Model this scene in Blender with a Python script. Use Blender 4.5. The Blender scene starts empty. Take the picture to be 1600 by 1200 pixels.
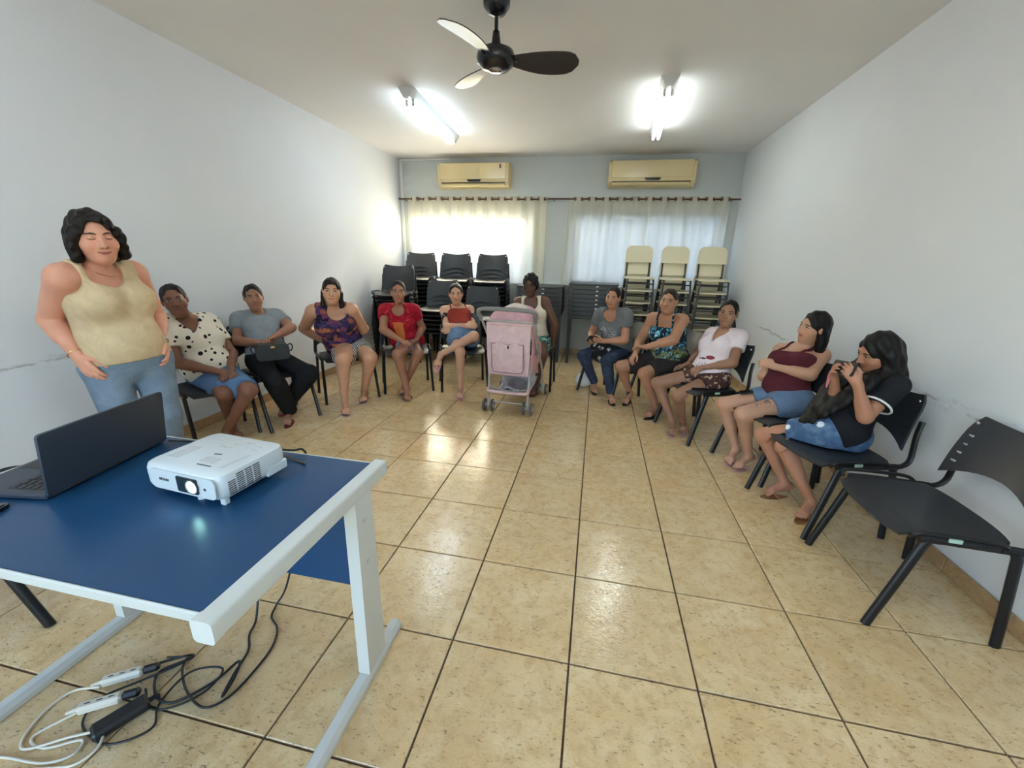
import bpy, bmesh, math, random
import numpy as np
from mathutils import Vector, Matrix

random.seed(7)
rng = np.random.default_rng(7)
S = bpy.context.scene
COL = S.collection
PI = math.pi
R = math.radians

# ------------------------------------------------------------------ camera
cam_d = bpy.data.cameras.new('camera')
cam = bpy.data.objects.new('camera', cam_d)
COL.objects.link(cam)
cam_d.sensor_fit = 'HORIZONTAL'
cam_d.sensor_width = 36.0
cam_d.lens = 637.98 / 1600 * 36.0
cam_d.clip_start = 0.02
_pit, _yaw, _rol = 0.295107, -0.193286, 0.0276406
cy_, sy_, cp_, sp_, cr_, sr_ = math.cos(_yaw), math.sin(_yaw), math.cos(_pit), math.sin(_pit), math.cos(_rol), math.sin(_rol)
_f = Vector((sy_*cp_, cy_*cp_, -sp_)); _r = Vector((cy_, -sy_, 0)); _u = _r.cross(_f)
_rr = _r*cr_ + _u*sr_; _uu = -_r*sr_ + _u*cr_
cam.matrix_world = Matrix(((_rr.x, _uu.x, -_f.x, -0.014), (_rr.y, _uu.y, -_f.y, -2.0704), (_rr.z, _uu.z, -_f.z, 1.4227), (0, 0, 0, 1)))
S.camera = cam

# ------------------------------------------------------------------ world, sun, exposure
W = bpy.data.worlds.new('world'); S.world = W; W.use_nodes = True
wn = W.node_tree; bg = wn.nodes['Background']
sky = wn.nodes.new('ShaderNodeTexSky')
sky.sky_type = 'NISHITA'; sky.sun_disc = False
sky.sun_elevation = R(22); sky.sun_rotation = R(8); sky.air_density = 1.0; sky.dust_density = 1.5
wn.links.new(sky.outputs[0], bg.inputs[0])
bg.inputs[1].default_value = 0.74
sun_d = bpy.data.lights.new('sun', 'SUN'); sun = bpy.data.objects.new('sun', sun_d); COL.objects.link(sun)
sun_d.energy = 95.0; sun_d.angle = R(0.6); sun_d.color = (1.0, 0.90, 0.74)
sun.rotation_euler = Vector((-0.14, -1.0, -0.37)).to_track_quat('-Z', 'Y').to_euler()
S.view_settings.view_transform = 'Standard'; S.view_settings.look = 'None'
S.view_settings.gamma = 1.0; S.view_settings.use_curve_mapping = False
S.view_settings.exposure = 1.02
S.cycles.max_bounces = 8; S.cycles.diffuse_bounces = 5; S.cycles.transparent_max_bounces = 12
S.cycles.caustics_reflective = False; S.cycles.caustics_refractive = False
S.cycles.sample_clamp_indirect = 6.0
TUBE_POWER = 12.5

# ------------------------------------------------------------------ objects, names, labels
def link(o, parent=None):
    COL.objects.link(o)
    if parent is not None: o.parent = parent
    return o

def tag(o, label=None, cat=None, group=None, kind=None):
    if label: o['label'] = label
    if cat: o['category'] = cat
    if group: o['group'] = group
    if kind: o['kind'] = kind
    return o

def thing(name, label, cat, loc=(0, 0, 0), rz=0.0, group=None):
    o = link(bpy.data.objects.new(name, None))
    o.empty_display_size = 0.1
    o.location = loc; o.rotation_euler = (0, 0, rz)
    return tag(o, label, cat, group)

def mesh(name, V, F, m, smooth=False):
    me = bpy.data.meshes.new(name)
    if isinstance(F, np.ndarray):
        V = np.asarray(V, np.float32); n, k = F.shape
        me.vertices.add(len(V)); me.vertices.foreach_set('co', V.ravel())
        me.loops.add(n*k); me.loops.foreach_set('vertex_index', F.astype(np.int32).ravel())
        me.polygons.add(n)
        me.polygons.foreach_set('loop_start', np.arange(0, n*k, k, dtype=np.int32))
        me.update(calc_edges=True)
    else:
        me.from_pydata([tuple(v) for v in V], [], F); me.update()
    if smooth: me.polygons.foreach_set('use_smooth', np.ones(len(me.polygons), bool))
    if m: me.materials.append(m)
    return me

def ob(name, me, parent=None, label=None):
    o = link(bpy.data.objects.new(name, me), parent)
    if label: o['label'] = label
    return o

def dup(root, loc, rz, label, group=None):
    r = root.copy(); COL.objects.link(r); r.location = loc; r.rotation_euler = (0, 0, rz)
    r['label'] = label
    if group: r['group'] = group
    for ch in root.children:
        c = ch.copy(); COL.objects.link(c); c.parent = r
        for g in ch.children:
            d = g.copy(); COL.objects.link(d); d.parent = c
    return r

# ------------------------------------------------------------------ geometry collector
class MB:
    def __init__(s): s.V = []; s.F = []
    def add(s, V, F):
        b = len(s.V); s.V += [tuple(v) for v in V]; s.F += [tuple(b+i for i in f) for f in F]; return s
    def box(s, c, d, bev=0.0, rot=None):
        hx, hy, hz = d[0]/2, d[1]/2, d[2]/2
        b = min(bev, hx*.98, hy*.98, hz*.98); V = []; F = []
        if b <= 0:
            V = [(x, y, z) for x in (-hx, hx) for y in (-hy, hy) for z in (-hz, hz)]
            F = [(0, 1, 3, 2), (4, 6, 7, 5), (0, 4, 5, 1), (2, 3, 7, 6), (0, 2, 6, 4), (1, 5, 7, 3)]
        else:
            bm = bmesh.new(); idx = {}
            for sx in (-1, 1):
                for sy in (-1, 1):
                    for sz in (-1, 1):
                        for a in range(3):
                            p = [sx*(hx-(b if a != 0 else 0)), sy*(hy-(b if a != 1 else 0)), sz*(hz-(b if a != 2 else 0))]
                            idx[(sx, sy, sz, a)] = len(V); V.append(tuple(p))
            bm.free()
            I = idx
            for sg in (-1, 1):
                F.append([I[(sg, -1, -1, 0)], I[(sg, 1, -1, 0)], I[(sg, 1, 1, 0)], I[(sg, -1, 1, 0)]][::sg])
                F.append([I[(-1, sg, -1, 1)], I[(-1, sg, 1, 1)], I[(1, sg, 1, 1)], I[(1, sg, -1, 1)]][::sg])
                F.append([I[(-1, -1, sg, 2)], I[(1, -1, sg, 2)], I[(1, 1, sg, 2)], I[(-1, 1, sg, 2)]][::sg])
            for a in (-1, 1):
                for c2 in (-1, 1):
                    F.append([I[(a, c2, -1, 0)], I[(a, c2, 1, 0)], I[(a, c2, 1, 1)], I[(a, c2, -1, 1)]][::-a*c2])
                    F.append([I[(a, -1, c2, 0)], I[(a, 1, c2, 0)], I[(a, 1, c2, 2)], I[(a, -1, c2, 2)]][::a*c2])
                    F.append([I[(-1, a, c2, 1)], I[(1, a, c2, 1)], I[(1, a, c2, 2)], I[(-1, a, c2, 2)]][::-a*c2])
                    for d2 in (-1, 1):
                        F.append([I[(a, c2, d2, 0)], I[(a, c2, d2, 1)], I[(a, c2, d2, 2)]][::a*c2*d2])
        M = Matrix.Translation(Vector(c)) @ (rot.to_4x4() if rot is not None else Matrix.Identity(4))
        return s.add([M @ Vector(v) for v in V], F)
    def tube(s, pts, r, n=8, closed=False, cap=True, flat=None, sub=0, up=None):
        """swept tube; r may be a number, a list, or (ra, rb) with ra along the reference normal"""
        P = [Vector(p) for p in pts]
        if sub: P = smooth_path(P, sub, closed)
        N = len(P)
        ell = isinstance(r, tuple)
        T = []
        for i in range(N):
            a = P[(i-1) % N] if (closed or i > 0) else P[i]; b = P[(i+1) % N] if (closed or i < N-1) else P[i]
            T.append((b-a).normalized())
        ref = Vector(up) if up is not None else (Vector((0, 0, 1)) if abs(T[0].z) < .9 else Vector((0, 1, 0)))
        nrm = (ref - T[0]*ref.dot(T[0])).normalized()
        V = []; F = []
        for i in range(N):
            if up is not None: nrm = (ref - T[i]*ref.dot(T[i]))
            else: nrm = nrm - T[i]*nrm.dot(T[i])
            nrm = nrm.normalized() if nrm.length > 1e-6 else T[i].orthogonal().normalized()
            bn = T[i].cross(nrm)
            ra, rb = r if ell else ((r[i], r[i]) if isinstance(r, list) else (r, r))
            for k in range(n):
                a = 2*PI*k/n
                V.append(P[i] + nrm*(ra*math.cos(a)) + bn*(rb*math.sin(a)))
        for i in range(N if closed else N-1):
            j = (i+1) % N
            for k in range(n):
                l = (k+1) % n
                F.append((i*n+k, i*n+l, j*n+l, j*n+k))
        if cap and not closed:
            F.append(tuple(range(n))[::-1]); F.append(tuple((N-1)*n+k for k in range(n)))
        return s.add(V, F)
    def lathe(s, prof, c=(0, 0, 0), n=20, axis='z', rot=None):
        V = []; F = []
        for (r, z) in prof:
            for k in range(n):
                a = 2*PI*k/n; V.append(Vector((r*math.cos(a), r*math.sin(a), z)))
        for i in range(len(prof)-1):
            for k in range(n):
                l = (k+1) % n; F.append((i*n+k, i*n+l, (i+1)*n+l, (i+1)*n+k))
        F.append(tuple(range(n))[::-1]); F.append(tuple((len(prof)-1)*n+k for k in range(n)))
        q = rot if rot is not None else Matrix.Identity(3)
        if axis == 'y': q = q @ Matrix.Rotation(-PI/2, 3, 'X')
        if axis == 'x': q = q @ Matrix.Rotation(PI/2, 3, 'Y')
        return s.add([q @ v + Vector(c) for v in V], F)
    def prism(s, poly, h, fr=None):
        """polygon in the xy plane of frame fr (4x4), extruded 0..h along its z"""
        n = len(poly); M = fr if fr is not None else Matrix.Identity(4)
        V = [M @ Vector((x, y, 0)) for x, y in poly] + [M @ Vector((x, y, h)) for x, y in poly]
        F = [tuple(range(n))[::-1], tuple(range(n, 2*n))] + [(i, (i+1) % n, n+(i+1) % n, n+i) for i in range(n)]
        return s.add(V, F)
    def sheet(s, fn, nu, nv, th, closed_u=False):
        """slab of thickness th following the surface fn(u, v), u, v in 0..1"""
        G = [[Vector(fn(i/nu, j/nv)) for j in range(nv+1)] for i in range(nu+1)]
        Nn = []
        for i in range(nu+1):
            row = []
            for j in range(nv+1):
                du = G[min(i+1, nu)][j]-G[max(i-1, 0)][j]; dv = G[i][min(j+1, nv)]-G[i][max(j-1, 0)]
                c = du.cross(dv); row.append(c.normalized() if c.length > 1e-9 else Vector((0, 0, 1)))
            Nn.append(row)
        m = (nu+1)*(nv+1)
        V = [G[i][j]+Nn[i][j]*th/2 for i in range(nu+1) for j in range(nv+1)] + [G[i][j]-Nn[i][j]*th/2 for i in range(nu+1) for j in range(nv+1)]
        ix = lambda i, j: i*(nv+1)+j
        F = []
        for i in range(nu):
            for j in range(nv):
                q = (ix(i, j), ix(i+1, j), ix(i+1, j+1), ix(i, j+1))
                F.append(q); F.append(tuple(m+k for k in q[::-1]))
        for i in range(nu):
            F.append((ix(i, 0), m+ix(i, 0), m+ix(i+1, 0), ix(i+1, 0)))
            F.append((ix(i, nv), ix(i+1, nv), m+ix(i+1, nv), m+ix(i, nv)))
        for j in range(nv):
            F.append((ix(0, j), ix(0, j+1), m+ix(0, j+1), m+ix(0, j)))
            F.append((ix(nu, j), m+ix(nu, j), m+ix(nu, j+1), ix(nu, j+1)))
        return s.add(V, F)
    def me(s, name, m, smooth=False):
        me = mesh(name, s.V, s.F, m)
        if smooth:
            me.polygons.foreach_set('use_smooth', np.ones(len(me.polygons), bool))
            me.set_sharp_from_angle(angle=R(smooth if smooth is not True else 40))
        return me

def smooth_path(P, sub, closed=False):
    n = len(P); out = []
    rngi = range(n if closed else n-1)
    for i in rngi:
        p0 = P[(i-1) % n] if (closed or i > 0) else P[i]*2-P[i+1]
        p1 = P[i]; p2 = P[(i+1) % n]
        p3 = P[(i+2) % n] if (closed or i+2 < n) else P[n-1]*2-P[n-2]
        for k in range(sub):
            t = k/sub
            out.append(0.5*((2*p1)+(p2-p0)*t+(2*p0-5*p1+4*p2-p3)*t*t+(3*p1-p0-3*p2+p3)*t**3))
    if not closed: out.append(P[-1])
    return out

def rrect(w, h, r, n=5):
    out = []
    for cx, cy, a0 in ((w/2-r, h/2-r, 0), (-w/2+r, h/2-r, PI/2), (-w/2+r, -h/2+r, PI), (w/2-r, -h/2+r, 1.5*PI)):
        for k in range(n+1):
            a = a0+PI/2*k/n; out.append((cx+r*math.cos(a), cy+r*math.sin(a)))
    return out

def frame(o, x, y):
    x = Vector(x).normalized(); y = Vector(y); y = (y-x*y.dot(x)).normalized(); z = x.cross(y)
    return Matrix(((x.x, y.x, z.x, o[0]), (x.y, y.y, z.y, o[1]), (x.z, y.z, z.z, o[2]), (0, 0, 0, 1)))

# ------------------------------------------------------------------ node expressions
class E:
    def __init__(s, nt, k): s.nt = nt; s.k = k
    def _m(s, op, *o):
        n = s.nt.nodes.new('ShaderNodeMath'); n.operation = op
        for i, x in enumerate((s,)+o):
            if isinstance(x, E): s.nt.links.new(x.k, n.inputs[i])
            else: n.inputs[i].default_value = float(x)
        return E(s.nt, n.outputs[0])
    def __add__(s, o): return s._m('ADD', o)
    __radd__ = __add__
    def __mul__(s, o): return s._m('MULTIPLY', o)
    __rmul__ = __mul__
    def __sub__(s, o): return s._m('SUBTRACT', o)
    def __rsub__(s, o): return s._m('MULTIPLY', -1)._m('ADD', o)
    def __truediv__(s, o): return s._m('DIVIDE', o)
    def abs(s): return s._m('ABSOLUTE')
    def sq(s): return s*s
    def sqrt(s): return s._m('SQRT')
    def sin(s): return s._m('SINE')
    def gt(s, o): return s._m('GREATER_THAN', o)
    def lt(s, o): return s._m('LESS_THAN', o)
    def mn(s, o): return s._m('MINIMUM', o)
    def mx(s, o): return s._m('MAXIMUM', o)
    def frac(s): return s._m('FRACT')
    def st(s, a, b):
        """smooth step from a to b"""
        n = s.nt.nodes.new('ShaderNodeMapRange'); n.interpolation_type = 'SMOOTHSTEP'; n.clamp = True
        s.nt.links.new(s.k, n.inputs[0]); n.inputs[1].default_value = a; n.inputs[2].default_value = b
        n.inputs[3].default_value = 0; n.inputs[4].default_value = 1
        if a > b:
            n.inputs[1].default_value = b; n.inputs[2].default_value = a; n.inputs[3].default_value = 1; n.inputs[4].default_value = 0
        return E(s.nt, n.outputs[0])

class MT:
    def __init__(s, name, color=(.5, .5, .5), rough=.5, metal=0.0, spec=.5):
        s.m = bpy.data.materials.new(name); s.m.use_nodes = True
        s.nt = s.m.node_tree; s.b = s.nt.nodes['Principled BSDF']
        s.b.inputs['Base Color'].default_value = (*color, 1); s.b.inputs['Roughness'].default_value = rough
        s.b.inputs['Metallic'].default_value = metal; s.b.inputs['Specular IOR Level'].default_value = spec
        s.m.diffuse_color = (*color, 1)
    def node(s, t): return s.nt.nodes.new(t)
    def co(s, kind='Object'):
        return s.node('ShaderNodeTexCoord').outputs[kind]
    def attr(s, name):
        n = s.node('ShaderNodeAttribute'); n.attribute_name = name; return n.outputs['Vector']
    def xyz(s, v):
        n = s.node('ShaderNodeSeparateXYZ'); s.nt.links.new(v, n.inputs[0]); return [E(s.nt, k) for k in n.outputs]
    def scale(s, v, sc, off=None):
        n = s.node('ShaderNodeMapping'); s.nt.links.new(v, n.inputs[0]); n.inputs['Scale'].default_value = sc
        if off is not None: n.inputs['Location'].default_value = off
        return n.outputs[0]
    def noise(s, v, sc, det=3, rough=.5, dist=0.0, col=False):
        n = s.node('ShaderNodeTexNoise'); n.inputs['Scale'].default_value = sc; n.inputs['Detail'].default_value = det
        n.inputs['Roughness'].default_value = rough; n.inputs['Distortion'].default_value = dist
        s.nt.links.new(v, n.inputs['Vector'])
        return n.outputs['Color'] if col else E(s.nt, n.outputs['Fac'])
    def vor(s, v, sc, feat='F1', out='Distance', rnd=1.0):
        n = s.node('ShaderNodeTexVoronoi'); n.inputs['Scale'].default_value = sc; n.feature = feat; n.inputs['Randomness'].default_value = rnd
        s.nt.links.new(v, n.inputs['Vector'])
        return n.outputs['Color'] if out == 'Color' else E(s.nt, n.outputs[out])
    def mix(s, f, a, b):
        n = s.node('ShaderNodeMix'); n.data_type = 'RGBA'
        for sock, x in ((n.inputs[0], f), (n.inputs[6], a), (n.inputs[7], b)):
            if isinstance(x, E): s.nt.links.new(x.k, sock)
            elif isinstance(x, bpy.types.NodeSocket): s.nt.links.new(x, sock)
            elif isinstance(x, (int, float)): sock.default_value = x
            else: sock.default_value = (*x, 1)
        return n.outputs[2]
    def color(s, k): s.nt.links.new(k, s.b.inputs['Base Color']); return s
    def rough(s, e): s.nt.links.new(e.k, s.b.inputs['Roughness']); return s
    def bump(s, h, strength=.2, dist=.01):
        n = s.node('ShaderNodeBump'); n.inputs['Strength'].default_value = strength; n.inputs['Distance'].default_value = dist
        s.nt.links.new(h.k, n.inputs['Height']); s.nt.links.new(n.outputs[0], s.b.inputs['Normal']); return s

def L(*c):
    """sRGB 0-255 to linear"""
    return tuple(((x/255)/12.92 if x/255 <= .04045 else ((x/255+.055)/1.055)**2.4) for x in c)

def plain(name, color, rough=.5, metal=0, spec=.5, grain=0.0, gs=60, bump=0.0):
    t = MT(name, color, rough, metal, spec)
    if grain or bump:
        n = t.noise(t.co(), gs, 4)
        if grain: t.color(t.mix(n.st(.3, .7), tuple(c*(1-grain) for c in color), tuple(min(1, c*(1+grain)) for c in color)))
        if bump: t.bump(n, bump, .004)
    return t.m

def fabric(name, color, gs=450, rough=.85, fold=0.0):
    t = MT(name, color, rough, 0, .25)
    c = t.co(); w = t.noise(c, gs, 2); w2 = t.noise(c, 14, 3, .5, .4)
    t.color(t.mix(w2.st(.3, .7), tuple(x*.9 for x in color), tuple(min(1, x*1.06) for x in color)))
    t.bump(w*.25+w2*(1+fold), .5, .006)
    return t.m

def emis(name, color, power):
    t = MT(name, color, .5)
    t.b.inputs['Emission Color'].default_value = (*color, 1); t.b.inputs['Emission Strength'].default_value = power
    return t.m

# ------------------------------------------------------------------ materials of the setting
XL, XR, YB, YF, H, T = -3.17, 1.79, 4.48, -3.6, 2.865, 0.45

def wall_mat(name, col, scuff=0.0, worn=()):
    t = MT(name, col, .62, 0, .3)
    g = t.node('ShaderNodeNewGeometry').outputs['Position']
    n = t.noise(g, 1.4, 4); f = t.noise(g, 90, 3)
    k = t.mix(n.st(.35, .75), tuple(c*.965 for c in col), col)
    if scuff:
        x, y, z = t.xyz(g)
        wob = (t.noise(t.scale(g, (0.1, 1.6, 0.0)), 1.5, 4, .6)-.5)*.16
        gate = None
        for a, b in worn:      # where chair backs have rubbed the paint
            q = y.st(a, a+.15)*y.st(b, b-.15); gate = q if gate is None else gate.mx(q)
        d = (z-.775-wob).abs()
        line = d.st(.012, .002)*t.noise(g, 6, 4, .7).st(.36, .58)
        smear = d.st(.07, .0)*t.noise(t.scale(g, (1, 1, 4)), 7, 5, .7).st(.48, .75)*.6
        k = t.mix((line.mx(smear))*gate*scuff, k, (.25, .24, .22))
    t.color(k); t.bump(f*.5+t.noise(g, 9, 3)*.6, .12, .004)
    return t.m
M_wall = wall_mat('wall_paint', (.76, .785, .825))
M_wall_l = wall_mat('wall_paint_left', (.76, .785, .825), .62, ((-.85, -.05), (.7, 1.2)))
M_wall_r = wall_mat('wall_paint_right', (.76, .785, .815), .7, ((-.35, .75), (2.1, 3.1)))
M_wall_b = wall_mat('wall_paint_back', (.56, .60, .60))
M_ceil = wall_mat('ceiling_paint', (.87, .855, .84))
M_grout = plain('grout', (.105, .066, .045), .85, grain=.3)
M_white = plain('white_plastic', (.78, .78, .76), .35)
M_alu = plain('window_aluminium', (.62, .63, .64), .4, .6)
M_out = plain('outside_render', (.42, .45, .50), .9, grain=.1, gs=4)
M_outg = plain('outside_paving', (.36, .36, .34), .9, grain=.15, gs=6)

def tile_mat(name, base, pale, dark, gloss=.12):
    t = MT(name, base, gloss, 0, .95)
    oi = t.node('ShaderNodeObjectInfo')
    rv = t.node('ShaderNodeVectorMath'); rv.operation = 'SCALE'; rv.inputs[0].default_value = (37, 53, 11)
    t.nt.links.new(oi.outputs['Random'], rv.inputs['Scale'])
    ad = t.node('ShaderNodeVectorMath'); ad.operation = 'ADD'
    t.nt.links.new(t.co(), ad.inputs[0]); t.nt.links.new(rv.outputs[0], ad.inputs[1])
    v = ad.outputs[0]
    big = t.noise(v, 5.5, 4, .6, .6); mid = t.noise(v, 22, 4, .65, .5)
    pit = t.noise(t.scale(v, (.7, 1.8, 1)), 84, 2, .5, .8); vein = t.noise(t.scale(v, (1, 2.2, 1)), 17, 4, .6, 1.5)
    k = t.mix(big.st(.3, .7), base, pale)
    k = t.mix(mid.st(.42, .72)*.55, k, tuple(b*q for b, q in zip(base, (.74, .66, .58))))
    k = t.mix((vein-.5).abs().st(.03, .0)*.10, k, dark)
    k = t.mix(pit.st(.60, .69)*mid.st(.36, .56)*.8, k, dark)
    r = E(t.nt, oi.outputs['Random'])
    k = t.mix(r*.22, k, tuple(b*.72 for b in base))
    t.color(k); t.rough(mid*.10+gloss-.04)
    t.bump(t.noise(t.scale(v, (1, 1.5, 1)), 40, 3, .6, .9)*.9+t.noise(v, 13, 3)*1.2-pit.st(.6, .72)*.5, .32, .0036)
    return t.m
M_tile = tile_mat('floor_tile', (.72, .50, .245), (.80, .62, .35), (.24, .15, .075))
M_btile = tile_mat('baseboard_tile', (.42, .26, .125), (.48, .32, .16), (.17, .10, .045), .35)

# ------------------------------------------------------------------ room shell
def struct(name, me): return tag(ob(name, me), kind='structure')
def slab(name, x0, x1, y0, y1, z0, z1, m):
    return struct(name, MB().box(((x0+x1)/2, (y0+y1)/2, (z0+z1)/2), (x1-x0, y1-y0, z1-z0)).me(name, m))

floor = slab('floor', XL-.2, XR+.2, YF-.2, YB+.2, -.2, -.008, M_grout)
slab('ceiling', XL-.2, XR+.2, YF-.2, YB+.2, H, H+.2, M_ceil)
wl = slab('wall_left', XL-.2, XL, YF-.2, YB+.2, -.01, H+.01, M_wall_l)
wr = slab('wall_right', XR, XR+.2, YF-.2, YB+.2, -.01, H+.01, M_wall_r)

def holed_wall(name, y0, y1, holes, m):
    """holes: (x0, x1, z0, z1), sorted by x"""
    b = MB(); x = XL-.02; yc, d = (y0+y1)/2, y1-y0
    for hx0, hx1, hz0, hz1 in holes+[(XR+.02, None, None, None)]:
        b.box(((x+hx0)/2, yc, H/2), (hx0-x, d, H+.02))
        if hx1 is None: break
        if hz0 > 0: b.box(((hx0+hx1)/2, yc, (hz0-.01)/2), (hx1-hx0, d, hz0+.01))
        b.box(((hx0+hx1)/2, yc, (hz1+H+.01)/2), (hx1-hx0, d, H+.01-hz1)); x = hx1
    return struct(name, b.me(name, m))
WIN = [(-2.99, -1.08, 1.12, 2.11), (-.44, 1.66, 1.12, 2.11)]
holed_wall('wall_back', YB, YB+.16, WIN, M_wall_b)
holed_wall('wall_front', YF-.16, YF, [(-2.5, -.6, 0.0, 2.35), (0.0, 1.5, .9, 2.2)], M_wall)

# floor tiles, one object each
def tile_me(name, w, d, m):
    b = .0018; h = .008
    V = [(-w/2, -d/2, -h), (w/2, -d/2, -h), (w/2, d/2, -h), (-w/2, d/2, -h)]
    V += [(-w/2, -d/2, -b), (w/2, -d/2, -b), (w/2, d/2, -b), (-w/2, d/2, -b)]
    V += [(-w/2+b, -d/2+b, 0), (w/2-b, -d/2+b, 0), (w/2-b, d/2-b, 0), (-w/2+b, d/2-b, 0)]
    F = [(8, 9, 10, 11)]
    for i in range(4):
        j = (i+1) % 4; F += [(i, j, 4+j, 4+i), (4+i, 4+j, 8+j, 8+i)]
    return mesh(name, V, F, m)
tm = {}
g = .007
xs = [i*T for i in range(-7, 5)]; ys = [j*T for j in range(-8, 11)]
for i in range(len(xs)-1):
    for j in range(len(ys)-1):
        x0, x1 = max(xs[i]+g/2, XL), min(xs[i+1]-g/2, XR); y0, y1 = max(ys[j]+g/2, YF), min(ys[j+1]-g/2, YB)
        if i == 0: x0 = XL
        if x1-x0 < .02 or y1-y0 < .02: continue
        k = (round(x1-x0, 3), round(y1-y0, 3))
        if k not in tm: tm[k] = tile_me('tile', *k, M_tile)
        o = ob('tile', tm[k], floor); o.location = ((x0+x1)/2, (y0+y1)/2, 0)
# baseboards of the same tile, cut low
bbm = {}
for name, x, sg in (('baseboard_left', XL, 1), ('baseboard_right', XR, -1)):
    base = struct(name, MB().box((x+sg*.003, (YF+YB)/2, .038), (.006, YB-YF, .076)).me(name, M_grout))
    y = YF
    for j in range(len(ys)-1):
        y0, y1 = max(ys[j]+.002, YF), min(ys[j+1]-.002, YB)
        k = round(y1-y0, 3)
        if k not in bbm: bbm[k] = MB().box((0, 0, 0), (.012, k, .078), .003).me('tile', M_btile)
        o = ob('tile', bbm[k], base); o.location = (x+sg*.007, (y0+y1)/2, .040)
base = struct('baseboard_back', MB().box(((XL+XR)/2, YB-.003, .038), (XR-XL, .006, .076)).me('baseboard_back', M_grout))
bkm = MB().box((0, 0, 0), (T-.004, .012, .078), .003).me('tile', M_btile)
for i in range(-7, 4):
    o = ob('tile', bkm, base); o.location = ((i+.5)*T if i < 3 else 1.565, YB-.007, .040)

# windows: frame, mullions, panes, security bars
t = MT('window_glass', (1, 1, 1), .02, 0, .5)
tr = t.node('ShaderNodeBsdfTransparent'); gl = t.node('ShaderNodeBsdfGlossy'); gl.inputs['Roughness'].default_value = .02
mx = t.node('ShaderNodeMixShader'); mx.inputs[0].default_value = .06
t.nt.links.new(tr.outputs[0], mx.inputs[1]); t.nt.links.new(gl.outputs[0], mx.inputs[2])
t.nt.links.new(mx.outputs[0], t.nt.nodes['Material Output'].inputs[0]); tr.inputs[0].default_value = (.93, .95, .95, 1)
M_glass = t.m
for wi, (x0, x1, z0, z1) in enumerate(WIN):
    fr = MB(); w, h = x1-x0, z1-z0; y = YB+.08
    for z in (z0+.02, z1-.02): fr.box(((x0+x1)/2, y, z), (w, .06, .04), .004)
    for x in (x0+.02, x1-.02): fr.box((x, y, (z0+z1)/2), (.04, .06, h), .004)
    win = struct('window_%d' % (wi+1), fr.me('window_frame', M_alu))
    mul = MB().box((0, 0, 0), (.045, .05, h-.08), .004).me('mullion', M_alu)
    npn = 2 if wi == 0 else 4
    for k in range(1, npn):
        o = ob('mullion', mul, win); o.location = (x0+w*(.8 if wi == 0 else k/4), y, (z0+z1)/2)
    for k in range(npn):
        a0, a1 = ((0, .8), (.8, 1))[k] if wi == 0 else (k/4, (k+1)/4)
        pn = MB().box((0, 0, 0), (w*(a1-a0)-.04, .004, h-.08)).me('pane', M_glass)
        o = ob('pane', pn, win); o.location = (x0+w*(a0+a1)/2, y+(.012 if k % 2 else -.012), (z0+z1)/2)
    if wi == 0: continue
    hb = MB().box((0, 0, 0), (w, .012, .014)).me('security_bar', M_alu)
    for k in range(6):
        o = ob('security_bar', hb, win); o.location = ((x0+x1)/2, YB+.135, z0+h*(k+.5)/6)
    vb = MB().box((0, 0, 0), (.012, .012, h)).me('security_bar', M_alu)
    for k in range(11):
        o = ob('security_bar', vb, win); o.location = (x0+w*(k+.5)/11, YB+.148, (z0+z1)/2)
# ledge under the curtains and the conduit in the corner
struct('trim_1', MB().box((-.66, YB-.012, 1.085), (.5, .024, .018), .004).me('trim', M_white))
struct('trim_2', MB().box((XL+.03, YB-.022, 1.55), (.045, .04, 2.6), .006).me('trim', M_white))
struct('trim_3', MB().box((XL+.42, YB-.012, H-.014), (.8, .024, .022), .004).me('trim', M_white))
# what stands outside the windows: paving and an added unseen wall, stepped to shape the sun patch
slab('ground', -14, 14, -12, 13, -.4, -.22, M_outg)
o = struct('sun_block_wall', MB().box((-3.0, 7.4, 1.265), (4.5, .2, 2.95)).box((4.0, 7.4, 1.9), (9.5, .2, 4.2)).me('sun_block_wall', M_out))

# ------------------------------------------------------------------ curtains on rods
def sheer(name, clear):
    t = MT(name, (.86, .82, .70), .9, 0, .1)
    tl = t.node('ShaderNodeBsdfTranslucent'); df = t.node('ShaderNodeBsdfDiffuse'); tp = t.node('ShaderNodeBsdfTransparent')
    tl.inputs[0].default_value = (.93, .91, .84, 1); df.inputs[0].default_value = (.92, .84, .64, 1); tp.inputs[0].default_value = (1, 1, 1, 1)
    m1 = t.node('ShaderNodeMixShader'); m1.inputs[0].default_value = .32
    m2 = t.node('ShaderNodeMixShader'); m2.inputs[0].default_value = clear
    t.nt.links.new(tl.outputs[0], m1.inputs[1]); t.nt.links.new(df.outputs[0], m1.inputs[2])
    t.nt.links.new(m1.outputs[0], m2.inputs[1]); t.nt.links.new(tp.outputs[0], m2.inputs[2])
    t.nt.links.new(m2.outputs[0], t.nt.nodes['Material Output'].inputs[0])
    return t.m
M_cur_l, M_cur_r = sheer('cream_curtain', .012), sheer('sheer_curtain', .14)
M_rod = plain('brown_rod', L(92, 52, 40), .35, .3)
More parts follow.
